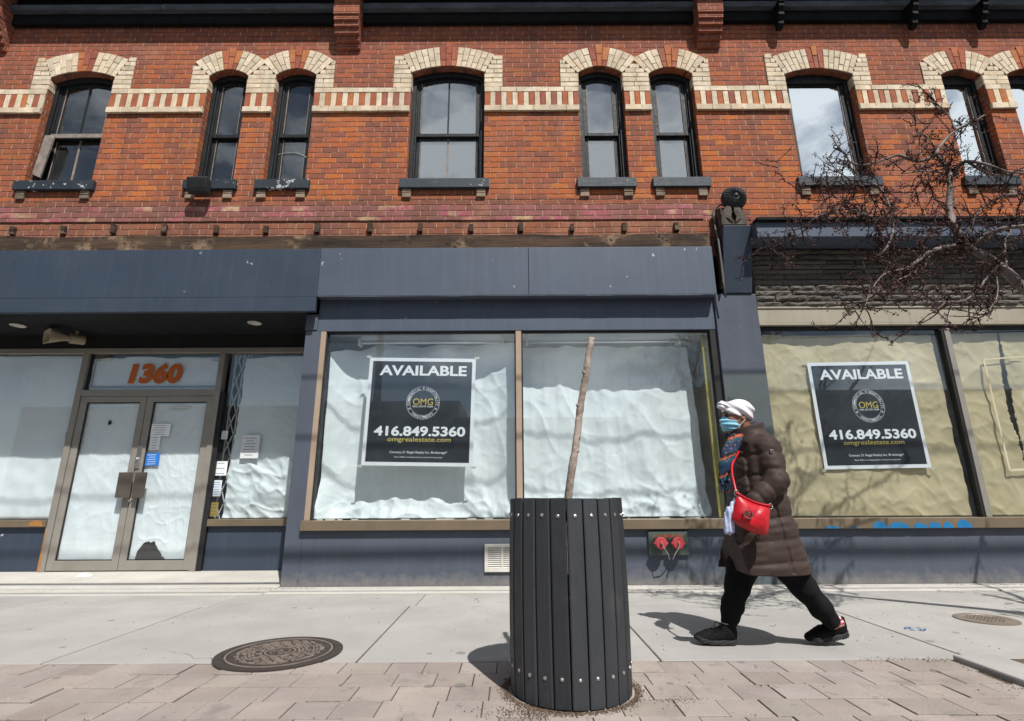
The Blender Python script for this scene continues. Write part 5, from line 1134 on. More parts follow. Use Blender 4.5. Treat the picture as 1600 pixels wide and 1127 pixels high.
# ------------------------------------------------------------------ STREET TREE
T = empty('street_tree', (4.75, 3.15, 0), 'bare budding street tree reaching in from the right, grey limbs and red buds', 'tree')
def Z(zx, zy): return 1080 + zx / 2.254, zy / 2.254
TY = 3.95
limbs = [  # (list of zoom pixels), depth start, depth end, radius start (px of zoom), end
 ([(1290, 1130), (1172, 1015), (1080, 935), (1020, 893), (970, 862), (930, 800), (908, 720), (913, 640), (905, 600), (880, 570), (868, 540), (885, 505), (930, 462), (1005, 422), (1032, 405)], 3.75, 4.15, 30, 5),
 ([(868, 545), (800, 570), (760, 555), (720, 548), (650, 575), (600, 580), (560, 570), (540, 540), (500, 520)], 4.1, 4.4, 9, 3),
 ([(970, 862), (900, 870), (845, 885), (800, 915), (750, 950), (700, 930), (655, 905), (672, 855), (660, 800), (640, 770), (600, 750), (540, 735), (480, 735)], 3.9, 3.5, 13, 3),
 ([(655, 905), (690, 870), (712, 800), (700, 730), (682, 690), (660, 655), (600, 640), (560, 635), (480, 640), (430, 650)], 3.6, 4.2, 7, 2.5),
 ([(990, 870), (1040, 830), (1100, 805), (1180, 795), (1300, 790)], 3.85, 3.5, 12, 8),
 ([(975, 570), (1020, 600), (1080, 620), (1172, 600), (1300, 580)], 4.15, 4.4, 8, 5),
 ([(913, 625), (950, 578), (990, 570), (1040, 580), (1110, 603), (1172, 610)], 4.0, 3.8, 12, 4),
 ([(930, 462), (905, 405), (860, 360), (840, 335)], 4.15, 4.3, 5, 3),
 ([(910, 615), (850, 605), (800, 605), (740, 612)], 4.05, 3.8, 6, 3),
 ([(1080, 935), (1040, 980), (1010, 1020), (960, 1060), (900, 1065), (870, 1090)], 3.8, 3.55, 8, 2.5),
 ([(845, 885), (820, 940), (780, 965), (700, 1000), (620, 1050), (560, 1112)], 3.85, 3.6, 7, 2),
 ([(640, 775), (570, 752), (450, 760), (390, 820), (330, 850), (270, 876)], 3.6, 3.9, 5, 2),
 ([(908, 720), (860, 705), (840, 650), (800, 640)], 4.0, 4.2, 6, 2.5),
 ([(1300, 670), (1172, 682), (1100, 690), (1040, 722), (1000, 765), (975, 850)], 4.2, 4.0, 7, 4),
 ([(1150, 1000), (1110, 930), (1105, 860), (1130, 800), (1172, 760)], 3.9, 4.1, 8, 3),
 ([(482, 640), (400, 640), (330, 640), (300, 570)], 4.2, 4.4, 3, 1.5),
 ([(700, 730), (620, 700), (540, 705), (470, 690)], 3.9, 4.0, 4, 1.5),
 ([(870, 540), (830, 480), (800, 470), (790, 430)], 4.15, 4.3, 4, 1.5),
 ([(750, 950), (690, 960), (640, 1010), (610, 1085)], 3.6, 3.4, 4, 1.5),
 ([(560, 570), (520, 600), (480, 560)], 4.3, 4.4, 3, 1.5),
 ([(1060, 940), (1080, 1010), (1060, 1080), (1010, 1120)], 3.8, 3.6, 5, 1.5),
 ([(930, 800), (880, 800), (850, 830), (790, 830)], 4.0, 3.7, 5, 2)]
rnd = random.Random(11)
twig_seeds = []; mb = MB()
def smooth_path(pts, sub=3):
    out_ = []
    for i in range(len(pts) - 1):
        p0, p1, p2, p3 = pts[max(i - 1, 0)], pts[i], pts[i + 1], pts[min(i + 2, len(pts) - 1)]
        for k in range(sub):
            t = k / sub; out_.append(0.5 * ((2 * p1) + (p2 - p0) * t + (2 * p0 - 5 * p1 + 4 * p2 - p3) * t * t + (3 * p1 - p0 - 3 * p2 + p3) * t ** 3))
    out_.append(pts[-1]); return out_
for li, (zp, ya, yb, ra, rb) in enumerate(limbs):
    n = len(zp); raw = []
    for i, (zx, zy) in enumerate(zp):
        t = i / (n - 1); raw.append(U(*Z(zx, zy), ya + (yb - ya) * t + (0.05 * noise.noise(Vector((li * 3.1, i * 0.9, 0))) if i else 0)))
    P_ = smooth_path(raw); k = 1 / 2.254 / F * 4.4 * (1.2 if ra > 20 else 1.4); rads = [(ra + (rb - ra) * (i / (len(P_) - 1)) ** 0.75) * k * 0.5 for i in range(len(P_))]
    P_ = [p + Vector((noise.noise(p * 9), noise.noise(p * 9 + Vector((5, 0, 0))), noise.noise(p * 9 + Vector((0, 7, 0))))) * 0.007 for p in P_]
    if li == 0:
        base = P_[0]; tr = [Vector((4.78, 3.15, -0.05)), Vector((4.78, 3.16, 0.25)), Vector((4.79, 3.2, 0.8)), Vector((4.76, 3.3, 1.25)), Vector((4.66, 3.5, 1.7)), base, P_[2]]
        m2 = MB(); tp_ = smooth_path(tr, 4); m2.tube(tp_, [0.085 - (0.085 - rads[0] * 1.08) * i / (len(tp_) - 1) + (0.04 * max(0, 1 - i / 3)) for i in range(len(tp_))], 14, jit=0.03); m2.build('trunk', M['treebark'], T, smooth=True)
        m2 = MB(); q0 = Vector((4.74, 3.35, 1.4))
        for dx, dy, dz in ((0.6, 0.1, 1.5), (0.9, -0.5, 1.7), (0.2, -0.7, 1.8), (1.1, 0.6, 1.9)):
            path = smooth_path([q0, q0 + Vector((dx * 0.3, dy * 0.3, dz * 0.35)), q0 + Vector((dx * 0.8, dy * 0.8, dz * 0.7)), q0 + Vector((dx * 1.2, dy * 1.2, dz * 1.2))], 4); m2.tube(path, [0.045 - 0.033 * i / (len(path) - 1) for i in range(len(path))], 8); twig_seeds += [(p, rnd.random()) for p in path[4:]] * 3
        m2.build('side_limb', M['treebark'], T, smooth=True)
    mb.tube(P_, rads, 8 if ra > 8 else 6, jit=0.05)
    for i, p in enumerate(P_):
        if li == 0 and i < 9: continue
        m_ = 1 if rnd.random() < 0.85 else 0
        for _ in range(m_ + (1 if rnd.random() < 0.8 else 0) + (1 if p.z < 3.2 else 0)): twig_seeds.append((p, i / len(P_)))
mb.build('limbs', M['treebark'], T, smooth=True)
tw = MB(); bd = MB()
def bud(c, s):
    for _ in range(rnd.randint(2, 4)):
        d = Vector((rnd.gauss(0, 1), rnd.gauss(0, 1), rnd.gauss(0.4, 1))).normalized(); e = d.orthogonal().normalized() * s * 0.42; f = d.cross(e).normalized() * s * 0.30; q = c + Vector((rnd.gauss(0, 1), rnd.gauss(0, 1), rnd.gauss(0, 1))) * s * 0.5
        n = bd.add([q, q + d * s * 0.5 + e, q + d * s * 1.3, q + d * s * 0.5 - e, q + d * s * 0.6 + f]); bd.face([n, n + 1, n + 4]); bd.face([n + 1, n + 2, n + 4]); bd.face([n + 2, n + 3, n + 4]); bd.face([n + 3, n, n + 4])
def twig(p, L, d, depth):
    n = max(3, int(L / 0.05)); pts = [p]; q = p.copy(); dd = d.copy()
    for i in range(n):
        dd = (dd + Vector((rnd.gauss(0, 0.22), rnd.gauss(0, 0.22), rnd.gauss(0, 0.22) - 0.02))).normalized(); q = q + dd * (L / n); pts.append(q.copy())
        if rnd.random() < 0.95: bud(q, rnd.uniform(0.010, 0.021))
        if depth and rnd.random() < 0.35: twig(q, L * rnd.uniform(0.3, 0.6), (dd + Vector((rnd.gauss(0, 0.8), rnd.gauss(0, 0.8), rnd.gauss(0, 0.8)))).normalized(), depth - 1)
    tw.tube(pts, [0.0052 - 0.003 * i / n for i in range(n + 1)], 4, cap=False); bud(q, 0.02)
for p, t in twig_seeds:
    d = Vector((rnd.gauss(-0.15, 0.8), rnd.gauss(0, 0.6), rnd.gauss(-0.05, 0.75))).normalized(); twig(p, rnd.uniform(0.06, 0.27) * (0.7 + 0.6 * t), d, 1 if rnd.random() < 0.5 else 0)
tw.build('twigs', M['twig'], T); bd.build('buds', M['bud'], T, recalc=False)
# ------------------------------------------------------------------ PERSON (signed distance fields meshed with surface nets)
def snets(Fv, lo, h):
    S = Fv < 0; nx, ny, nz = Fv.shape
    acc = np.zeros((nx - 1, ny - 1, nz - 1, 3), np.float32); cnt = np.zeros((nx - 1, ny - 1, nz - 1), np.float32)
    cor = [(i, j, k) for i in (0, 1) for j in (0, 1) for k in (0, 1)]
    sl = lambda A, c: A[c[0]:nx - 1 + c[0], c[1]:ny - 1 + c[1], c[2]:nz - 1 + c[2]]
    for ai, a in enumerate(cor):
        for b in cor[ai + 1:]:
            if sum(abs(p - q) for p, q in zip(a, b)) != 1: continue
            fa, fb = sl(Fv, a), sl(Fv, b); m = sl(S, a) != sl(S, b); t = np.where(m, fa / np.where(m, fa - fb, 1), 0)
            for d in range(3): acc[..., d] += np.where(m, a[d] + (b[d] - a[d]) * t, 0)
            cnt += m
    act = cnt > 0; idx = -np.ones(act.shape, np.int64); ijk = np.argwhere(act); idx[act] = np.arange(len(ijk))
    V = (acc[act] / cnt[act][:, None] + ijk) * h + np.array(lo); Q = []
    for d in range(3):
        A = [slice(None)] * 3; B = [slice(None)] * 3; A[d] = slice(0, -1); B[d] = slice(1, None)
        m = S[tuple(A)] != S[tuple(B)]; e = np.argwhere(m); e = e[(e[:, (d + 1) % 3] > 0) & (e[:, (d + 2) % 3] > 0)]
        u, w_ = np.eye(3, dtype=int)[(d + 1) % 3], np.eye(3, dtype=int)[(d + 2) % 3]
        e = e[np.all(e < np.array(act.shape), axis=1)]
        g = lambda o: idx[tuple((e - o).T)]
        q = np.stack([g(0 * u), g(u), g(u + w_), g(w_)], 1); fl = S[tuple(e.T)]; q[~fl] = q[~fl][:, ::-1]; Q.append(q)
    Q = np.concatenate(Q); Q = Q[np.all(Q >= 0, axis=1)]; return V, Q
def sdf_obj(name, fn, lo, hi, h, m, parent):
    lo = np.array(lo, float); hi = np.array(hi, float); ax = [np.arange(lo[i], hi[i] + h, h, dtype=np.float32) for i in range(3)]
    P = np.meshgrid(*ax, indexing='ij'); V, Q = snets(fn(*P).astype(np.float32), lo, h)
    me = bpy.data.meshes.new(name); me.from_pydata(V.tolist(), [], Q.tolist()); me.validate(); return link(name, me, m, parent, True)
def cap(P, a, b, ra, rb):
    a, b = np.array(a, float), np.array(b, float); d = b - a; q = [P[i] - a[i] for i in range(3)]; t = np.clip(sum(q[i] * d[i] for i in range(3)) / max(1e-9, d @ d), 0, 1)
    return np.sqrt(sum((q[i] - d[i] * t) ** 2 for i in range(3))) - (ra + (rb - ra) * t)
def ell(P, c, r, rot=0.0):                     # rot tilts the ellipsoid about the y axis
    x, y, z = P[0] - c[0], P[1] - c[1], P[2] - c[2]; cs, sn = math.cos(rot), math.sin(rot); x, z = x * cs + z * sn, -x * sn + z * cs
    k0 = np.sqrt((x / r[0]) ** 2 + (y / r[1]) ** 2 + (z / r[2]) ** 2); k1 = np.sqrt((x / r[0] ** 2) ** 2 + (y / r[1] ** 2) ** 2 + (z / r[2] ** 2) ** 2) + 1e-9
    return k0 * (k0 - 1) / k1
def smin(a, b, k): h = np.clip(0.5 + 0.5 * (b - a) / k, 0, 1); return b + (a - b) * h - k * h * (1 - h)
def chain(P, pts, rs, k=0.02):
    d = None
    for i in range(len(pts) - 1): c = cap(P, pts[i], pts[i + 1], rs[i], rs[i + 1]); d = c if d is None else smin(d, c, k)
    return d
_rs = np.random.RandomState(5)
def wr(P, f, seed=0, n=6):
    r = np.random.RandomState(seed); o = 0
    for _ in range(n): k = r.normal(0, 1, 3); k = k / np.linalg.norm(k) * f * r.uniform(0.6, 1.4); o = o + np.sin(P[0] * k[0] + P[1] * k[1] + P[2] * k[2] + r.uniform(0, 6))
    return o / n
PY = 3.68
q = lambda x, y, dy=0.0: np.array(U(x, y, PY + dy))
HC = q(1150.5, 652); PR_ = empty('person', (1.62, PY, 0), 'walking person in a long brown puffer coat, white headwrap and pale blue mask', 'person')
LS, LE, LW = q(1196, 697, -0.165), q(1214, 752, -0.235), q(1181, 782, -0.235)
RS, RE, RW = LS + np.array((-0.01, 0.33, 0)), LE + np.array((-0.04, 0.45, 0)), LW + np.array((0.07, 0.38, 0.0))
# legs: near (left) leg is the trailing one
FH, FK, FA = q(1172, 850, 0.07), q(1150, 915, 0.06), q(1138.5, 975, 0.04)
BH, BK, BA = q(1207, 850, -0.08), q(1256, 917, -0.07), q(1302, 974, -0.05)
def hc(x, y, z): return HC + np.array((x, y, z))
def body(*P):
    d = smin(ell(P, hc(0.012, 0, 0.012), (0.092, 0.073, 0.102)), ell(P, hc(-0.03, 0, -0.045), (0.058, 0.056, 0.070)), 0.03)
    d = smin(d, ell(P, hc(-0.052, 0, -0.092), (0.028, 0.03, 0.022)), 0.02)
    d = smin(d, ell(P, hc(-0.076, 0, 0.024), (0.018, 0.05, 0.012)), 0.012)
    d = smin(d, cap(P, hc(-0.078, 0, 0.012), hc(-0.100, 0, -0.024), 0.008, 0.014), 0.010)
    d = smin(d, ell(P, hc(-0.085, 0, -0.062), (0.012, 0.024, 0.012)), 0.01)
    for s in (-1, 1):
        d = smin(d, ell(P, hc(-0.05, s * 0.045, -0.018), (0.026, 0.02, 0.02)), 0.02)
        d = -smin(-d, ell(P, hc(-0.094, s * 0.032, 0.006), (0.016, 0.018, 0.009)), 0.008)
        d = smin(d, ell(P, hc(0.014, s * 0.076, -0.006), (0.019, 0.009, 0.031), 0.25), 0.006); d = -smin(-d, ell(P, hc(0.010, s * 0.086, -0.004), (0.009, 0.006, 0.015), 0.25), 0.004)
    nk = hc(0.06, 0, -0.16); d = smin(d, cap(P, hc(0.025, 0, -0.06), nk, 0.052, 0.06), 0.03)
    t0, t1, t2 = q(1182, 715), q(1184, 790), q(1186, 845)
    tor = chain([P[0], (P[1] - PY) * 0.72 + PY, P[2]], [nk + np.array((0.01, 0, -0.06)), t0, t1, t2], [0.09, 0.115, 0.115, 0.12], 0.05); d = smin(d, tor, 0.05)
    for s_, e_, w_ in ((LS, LE, LW), (RS, RE, RW)):
        d = smin(d, chain(P, [s_, e_, w_], [0.05, 0.042, 0.028]), 0.02); u = (w_ - e_) / np.linalg.norm(w_ - e_); h0 = w_ + u * 0.05
        d = smin(d, cap(P, w_, h0, 0.028, 0.030), 0.015)
        for k in range(4): f0 = h0 + np.array((0, -0.022 + 0.0145 * k, 0.0)); f1 = f0 + u * (0.035 + 0.006 * (1.5 - abs(k - 1.5))); d = smin(d, chain(P, [f0, f1, f1 + u * 0.015 + np.array((0, 0, -0.026))], [0.0095, 0.009, 0.0075], 0.006), 0.004)
        d = smin(d, chain(P, [w_ + u * 0.02 + np.array((0, 0, 0.02)), w_ + u * 0.06 + np.array((0, 0, 0.045))], [0.011, 0.009]), 0.008)
    for a, b, c in ((FH, FK, FA), (BH, BK, BA)): d = smin(d, chain(P, [a, b, c], [0.078, 0.058, 0.036]), 0.03)
    return d
lo_ = (0.98, 3.25, 0.03); hi_ = (2.42, 4.1, 1.68)
sdf_obj('body', body, lo_, hi_, 0.0085, M['skin'], PR_)
for s in (-1, 1):
    mb = MB(); c = hc(-0.083, s * 0.031, 0.006); 
    for lat in range(1): pass
    mb.lathe([(0.001, -0.011), (0.008, -0.008), (0.0115, 0), (0.008, 0.008), (0.001, 0.011)], c, 14); mb.build('eye', M['dark'], PR_, smooth=True)
    mb = MB(); mb.tube([hc(-0.080, s * 0.052, 0.026), hc(-0.093, s * 0.036, 0.031), hc(-0.097, s * 0.018, 0.027)], [0.003, 0.0045, 0.004], 6); mb.build('eyebrow', M['dark'], PR_, smooth=True)
# trousers
def pants(*P):
    out_ = None
    for sd_, (a, b, c) in enumerate(((FH, FK, FA), (BH, BK, BA))):
        m1 = a * 0.45 + b * 0.55; b2 = b + (np.array((0.012, 0, 0)) if sd_ == 0 else np.array((-0.004, 0, 0.0))); m2 = b * 0.45 + c * 0.55
        d = chain(P, [a, m1, b2, m2, c + (b - c) * 0.05], [0.112, 0.092, 0.073, 0.062, 0.049], 0.05)
        ax = (c - a) / np.linalg.norm(c - a); t = P[0] * ax[0] + P[2] * ax[2]; low = np.clip((0.36 - P[2]) / 0.25, 0, 1)
        d = d + 0.005 * wr(P, 22, 3 + sd_) + low * 0.0045 * np.sin(t * 62 + 3 * np.sin(P[0] * 11 + P[1] * 17 + sd_)) + 0.004 * wr(P, 70, 9 + sd_)
        cu = c - (b - c) * 0.02; d = smin(d, cap(P, c + (b - c) * 0.14, c, 0.053, 0.047), 0.015)
        e = (c - b) / np.linalg.norm(c - b); d = np.maximum(d, (P[0] - cu[0]) * e[0] + (P[1] - cu[1]) * e[1] + (P[2] - cu[2]) * e[2])
        out_ = d if out_ is None else smin(out_, d, 0.025)
    return out_
sdf_obj('trousers', pants, (1.28, 3.4, 0.08), (2.15, 3.98, 0.85), 0.009, M['pants'], PR_)
# coat
rows = [(663, 1160, 1186, 0.075), (672, 1152, 1192, 0.095), (682, 1150, 1200, 0.155), (695, 1149, 1211, 0.20), (715, 1146, 1217, 0.22), (740, 1143, 1219, 0.222), (770, 1142, 1222, 0.225), (800, 1141, 1228, 0.235), (830, 1138, 1237, 0.25), (860, 1132, 1248, 0.262), (880, 1127, 1256, 0.27), (896, 1127, 1258, 0.265)]
tb = []
for y, a, b, ry in rows: pa_, pb_ = q(a, y), q(b, y); tb.append((pa_[2], (pa_[0] + pb_[0]) / 2, (pb_[0] - pa_[0]) / 2, ry))
tb = np.array(tb[::-1]); HEM = tb[0, 0] + 0.012
def quilt(s, amp, p=3.0): f = np.abs(2 * (s - np.floor(s)) - 1); return amp * (1 - f ** p) - amp
def coat(*P):
    X, Y, Z = P; cx, rx, ry = (np.interp(Z, tb[:, 0], tb[:, k]).astype(np.float32) for k in (1, 2, 3))
    dx, dy = (X - cx) / rx, (Y - PY) / ry; rr = (np.abs(dx) ** 2.3 + np.abs(dy) ** 2.3) ** (1 / 2.3); d = (rr - 1) * np.minimum(rx, ry) * 0.95
    warp = 0.02 * np.sin(X * 9 + 1) + 0.012 * wr(P, 12, 21)
    d = d - quilt((Z + warp + 0.05 * (X - 1.6)) / 0.135 + 0.15, 0.0105, 3.2) + 0.0025 * wr(P, 30, 4) + 0.003 * wr([X * 0.6, Y, Z * 1.7], 95, 8)
    for (xa, ya, xb, yb) in ((1172, 690, 1176, 780), (1208, 788, 1233, 895), (1160, 800, 1166, 893)):    # princess and side seams on the near side
        A, B = q(xa, ya, -0.2), q(xb, yb, -0.2); xl = A[0] + (B[0] - A[0]) * np.clip((A[2] - Z) / (A[2] - B[2]), 0, 1); on = (Z < A[2]) & (Z > B[2]) & (Y < PY)
        d = d + np.where(on, 0.010 * np.exp(-((X - xl) / 0.010) ** 2), 0)
    d = np.maximum(d, HEM + 0.012 * wr(P, 9, 2) - Z); d = np.maximum(d, Z - tb[-1, 0])
    A, B, C = q(1153, 812, -0.2), q(1139, 905, -0.2), q(1171, 905, -0.2)      # open front flap near the hem
    def side2(p, r_): return (X - p[0]) * (r_[2] - p[2]) - (Z - p[2]) * (r_[0] - p[0])
    n1, n2 = np.linalg.norm((B - A)[[0, 2]]), np.linalg.norm((C - A)[[0, 2]]); wedge = np.maximum(side2(A, B) / n1, -side2(A, C) / n2); wedge = np.maximum(wedge, Y - (PY + 0.16))
    d = np.maximum(d, -wedge)
    for k, (s_, e_, w_) in enumerate(((LS, LE, LW), (RS, RE, RW))):
        sl_ = chain(P, [s_, e_], [0.082, 0.074]); fo = cap(P, e_, w_, 0.074, 0.062)
        def along(a, b): v = (b - a) / np.linalg.norm(b - a); return (X - a[0]) * v[0] + (Y - a[1]) * v[1] + (Z - a[2]) * v[2]
        sl_ = sl_ - quilt((along(s_, e_) + warp * 0.6) / 0.112 + 0.45, 0.0095, 3.2); fo = fo - quilt((along(e_, w_) + warp * 0.5) / 0.10 + 0.2, 0.009, 3.2)
        ar = smin(sl_, fo, 0.02) + 0.004 * wr(P, 60, 12 + k) + 0.003 * wr(P, 110, 14 + k); d = smin(d, ar, 0.014)
    nk = hc(0.058, 0, -0.13); col = np.maximum(np.abs(np.sqrt(((X - nk[0] - 0.0) / 1.0) ** 2 + ((Y - PY) / 0.98) ** 2) - 0.098) - 0.014, np.abs(Z - (nk[2] + 0.22 * (X - nk[0]))) - 0.055) - 0.008
    d = smin(d, col, 0.014); inner = np.sqrt((X - nk[0] + 0.012) ** 2 + (Y - PY) ** 2) - 0.082; inner = np.maximum(inner, nk[2] - 0.07 - Z); return np.maximum(d, -inner)
sdf_obj('coat', coat, (1.24, 3.28, 0.38), (2.12, 4.08, 1.50), 0.0075, M['coat'], PR_)
# badge on the sleeve
c = q(1206, 706, -0.262); mb = MB(); mb.prism([(c[0] - 0.010, c[2] + 0.014), (c[0] - 0.013, c[2] - 0.002), (c[0], c[2] - 0.018), (c[0] + 0.013, c[2] - 0.002), (c[0] + 0.010, c[2] + 0.014)], c[1] - 0.004, c[1] + 0.02); mb.build('sleeve_badge', M['silver'], PR_, bevel=0.002)
# socks and shoes
def foot(heel, toe, tilt, nm):
    u = toe - heel; u = u / np.linalg.norm(u); n_ = np.array((0, 1.0, 0)); up = np.cross(u, n_); up = up if up[2] > 0 else -up
    L = np.linalg.norm(toe - heel)
    def loc(P): 
        d = [P[i] - heel[i] for i in range(3)]; return [sum(d[i] * v[i] for i in range(3)) for v in (u, n_, up)]
    def up_(*P):
        l, w_, v = loc(P); Q_ = [l, w_, v]
        d = smin(ell(Q_, (0.19, 0, 0.038), (0.085, 0.046, 0.035)), ell(Q_, (0.12, 0, 0.052), (0.095, 0.043, 0.044)), 0.03); d = smin(d, ell(Q_, (0.05, 0, 0.062), (0.052, 0.039, 0.066)), 0.03); d = smin(d, cap(Q_, (0.055, 0, 0.08), (0.045, 0, 0.118), 0.047, 0.044), 0.02)
        d = d + 0.002 * wr(P, 130, 3) + 0.0035 * np.sin(l * 190) * np.exp(-((l - 0.135) / 0.04) ** 2) * (v > 0.06); d = np.maximum(d, v - 0.122 + 0.12 * np.abs(l - 0.05)); return np.maximum(d, 0.014 - v)
    def so_(*P):
        l, w_, v = loc(P); rise = 0.028 * np.clip((l - 0.16) / 0.11, 0, 1) ** 2 + 0.016 * np.clip((0.05 - l) / 0.05, 0, 1) ** 2; v2 = v - rise
        d = np.sqrt(np.maximum(0, np.abs(l - L / 2) - (L / 2 - 0.046)) ** 2 + w_ ** 2) - 0.046 - 0.003 * np.cos((l - 0.13) * 22); d = np.maximum(d, np.abs(v2 - 0.014) - 0.015)
        return d + 0.0025 * (np.sin(l * 330) > 0.2) * (v2 < 0.006) + 0.0015 * np.sin(l * 90 + v * 300)
    cs = [heel, toe]; lo = np.minimum(heel, toe) - 0.08; hi = np.maximum(heel, toe) + np.array((0.08, 0.08, 0.16)); S_ = sdf_obj('shoe', up_, lo, hi, 0.005, M['shoe'], PR_); sdf_obj('sole', so_, lo, hi, 0.005, M['shoesole'], S_)
    mb = MB()
    for k in range(5):
        l = 0.105 + 0.018 * k; a = heel + u * l + up * (0.108 - 0.008 * k) ; mb.tube([a + n_ * -0.030 - up * 0.012, a + n_ * -0.012, a + n_ * 0.012, a + n_ * 0.03 - up * 0.012], 0.0032, 5)
    a = heel + u * 0.10 + up * 0.115; mb.tube([a, a + u * 0.03 + up * 0.02, a + u * 0.055 - n_ * 0.02, a + u * 0.045 - n_ * 0.04 - up * 0.02], 0.0028, 5); mb.tube([a, a + u * 0.02 - n_ * 0.03 + up * 0.015, a - n_ * 0.05 - up * 0.02], 0.0028, 5)
    mb.build('lace', M['shoe'], S_)
    return heel + u * 0.047 + up * 0.09
fh = np.array(G(1152, 1007)) + np.array((0, 0, 0.001)); ft = fh + np.array((-0.275, -0.02, 0.006))
bt = np.array(G(1272, 1011)); bt[2] = 0.004; bh = bt + np.array((0.258, 0.05, 0.048))
FA, BA = FA, BA
an1 = foot(fh, ft, 0, 'f'); an2 = foot(bh, bt, 0, 'b')
for an, c, b in ((an1, FA, FK), (an2, BA, BK)):
    mb = MB(); c2 = c + (b - c) * 0.15; mb.tube([Vector(an), Vector(an * 0.5 + c2 * 0.5), Vector(c2)], [0.043, 0.041, 0.043], 16); mb.build('sock', M['sock'], PR_, smooth=True)
# headwrap, mask, scarf
def wrapf(*P):
    x, y, z = P[0] - HC[0], P[1] - HC[1], P[2] - HC[2]; d = ell(P, hc(0.018, 0, 0.036), (0.108, 0.093, 0.092), 0.12)
    s = z + 0.45 * x + 0.10 * np.abs(y); d = d + 0.0065 * np.sin(s * 80 + 2.5 * np.sin(x * 16)) * np.clip((0.10 - z) / 0.06, 0.15, 1) + 0.003 * wr(P, 60, 31)
    pl = (0.004 - 0.36 * x + 0.010 * np.sin(y * 20)) - z; d = np.maximum(d, pl * 0.93)
    d = np.maximum(d, -ell(P, hc(0.012, 0, 0.012), (0.090, 0.071, 0.100)))
    kn = smin(ell(P, hc(-0.098, 0.0, 0.088), (0.030, 0.034, 0.026), 0.6), ell(P, hc(-0.07, -0.03, 0.080), (0.05, 0.022, 0.022), 0.25), 0.012) + 0.004 * np.sin((x + z * 1.5) * 140)
    return smin(d, kn, 0.014)
sdf_obj('headwrap', wrapf, HC - np.array((0.17, 0.12, 0.09)), HC + np.array((0.15, 0.12, 0.15)), 0.004, M['wrap'], PR_)
def maskf(*P):
    x, y, z = P[0] - HC[0], P[1] - HC[1], P[2] - HC[2]; o = ell(P, hc(-0.040, 0, -0.050), (0.074, 0.066, 0.068), 0.15); o = smin(o, cap(P, hc(-0.085, 0, 0.0), hc(-0.105, 0, -0.03), 0.012, 0.016), 0.02); o = smin(o, ell(P, hc(-0.062, 0, -0.098), (0.03, 0.032, 0.024)), 0.02)
    o = o + 0.003 * np.sin(z * 210 + 25 * x) * (np.abs(z + 0.05) < 0.05) + 0.0015 * wr(P, 90, 41)
    d = np.maximum(o, -(o + 0.006)); top_ = z - (0.004 + 0.20 * (-0.02 - x)) + np.abs(y) * 0.05; bot = (-0.112 - 0.12 * x) - z; back = x + 0.004 + 0.35 * np.abs(z + 0.05) * 0.5
    return np.maximum(np.maximum(d, top_), np.maximum(bot, back))
mk = sdf_obj('surgical_mask', maskf, HC - np.array((0.14, 0.10, 0.15)), HC + np.array((0.05, 0.10, 0.05)), 0.0033, M['mask'], PR_)
mb = MB()
for s in (-1, 1):
    mb.tube([hc(-0.022, s * 0.064, -0.008), hc(0.0, s * 0.075, 0.008), hc(0.028, s * 0.083, 0.018)], 0.0028, 5); mb.tube([hc(-0.024, s * 0.058, -0.088), hc(0.004, s * 0.074, -0.050), hc(0.026, s * 0.082, -0.028)], 0.0028, 5)
mb.build('ear_loop', M['loop'], mk)
s0, s1, s2, s3 = q(1147, 688, -0.09), q(1139, 708, -0.13), q(1134, 728, -0.14), q(1131, 748, -0.13)
def scarff(*P):
    nk = hc(0.045, 0, -0.112); X, Y, Z = P; zz = Z - (nk[2] + 0.42 * (X - nk[0])); ra = np.sqrt((X - nk[0]) ** 2 + ((Y - PY) * 1.02) ** 2) - 0.082; d = np.sqrt((ra / 0.030) ** 2 + (zz / 0.045) ** 2) * 0.03 - 0.03
    d2 = ell(P, hc(-0.03, -0.02, -0.15), (0.055, 0.06, 0.04), 0.4); d = smin(d, d2, 0.02)
    Ps = [X, (Y - s1[1]) * 1.5 + s1[1], Z]; h1 = chain(Ps, [s0, s1, s2, s3], [0.045, 0.045, 0.042, 0.034], 0.02); d = smin(d, h1, 0.02)
    return d + 0.005 * wr(P, 55, 51) + 0.003 * wr(P, 120, 52)
sc = sdf_obj('scarf', scarff, (1.18, 3.42, 1.02), (1.78, 3.86, 1.50), 0.006, M['scarf'], PR_)
mb = MB(); r2 = random.Random(4)
for i in range(26):
    a = Vector(s3) + Vector((r2.uniform(-0.03, 0.03), r2.uniform(-0.02, 0.02), 0.0)); L = r2.uniform(0.05, 0.10); mb.tube([a, a + Vector((r2.uniform(-0.01, 0.008), r2.uniform(-0.01, 0.01), -L * 0.5)), a + Vector((r2.uniform(-0.025, 0.012), r2.uniform(-0.015, 0.015), -L))], [0.005, 0.0045, 0.003], 5)
mb.build('fringe', M['scarf'], sc)
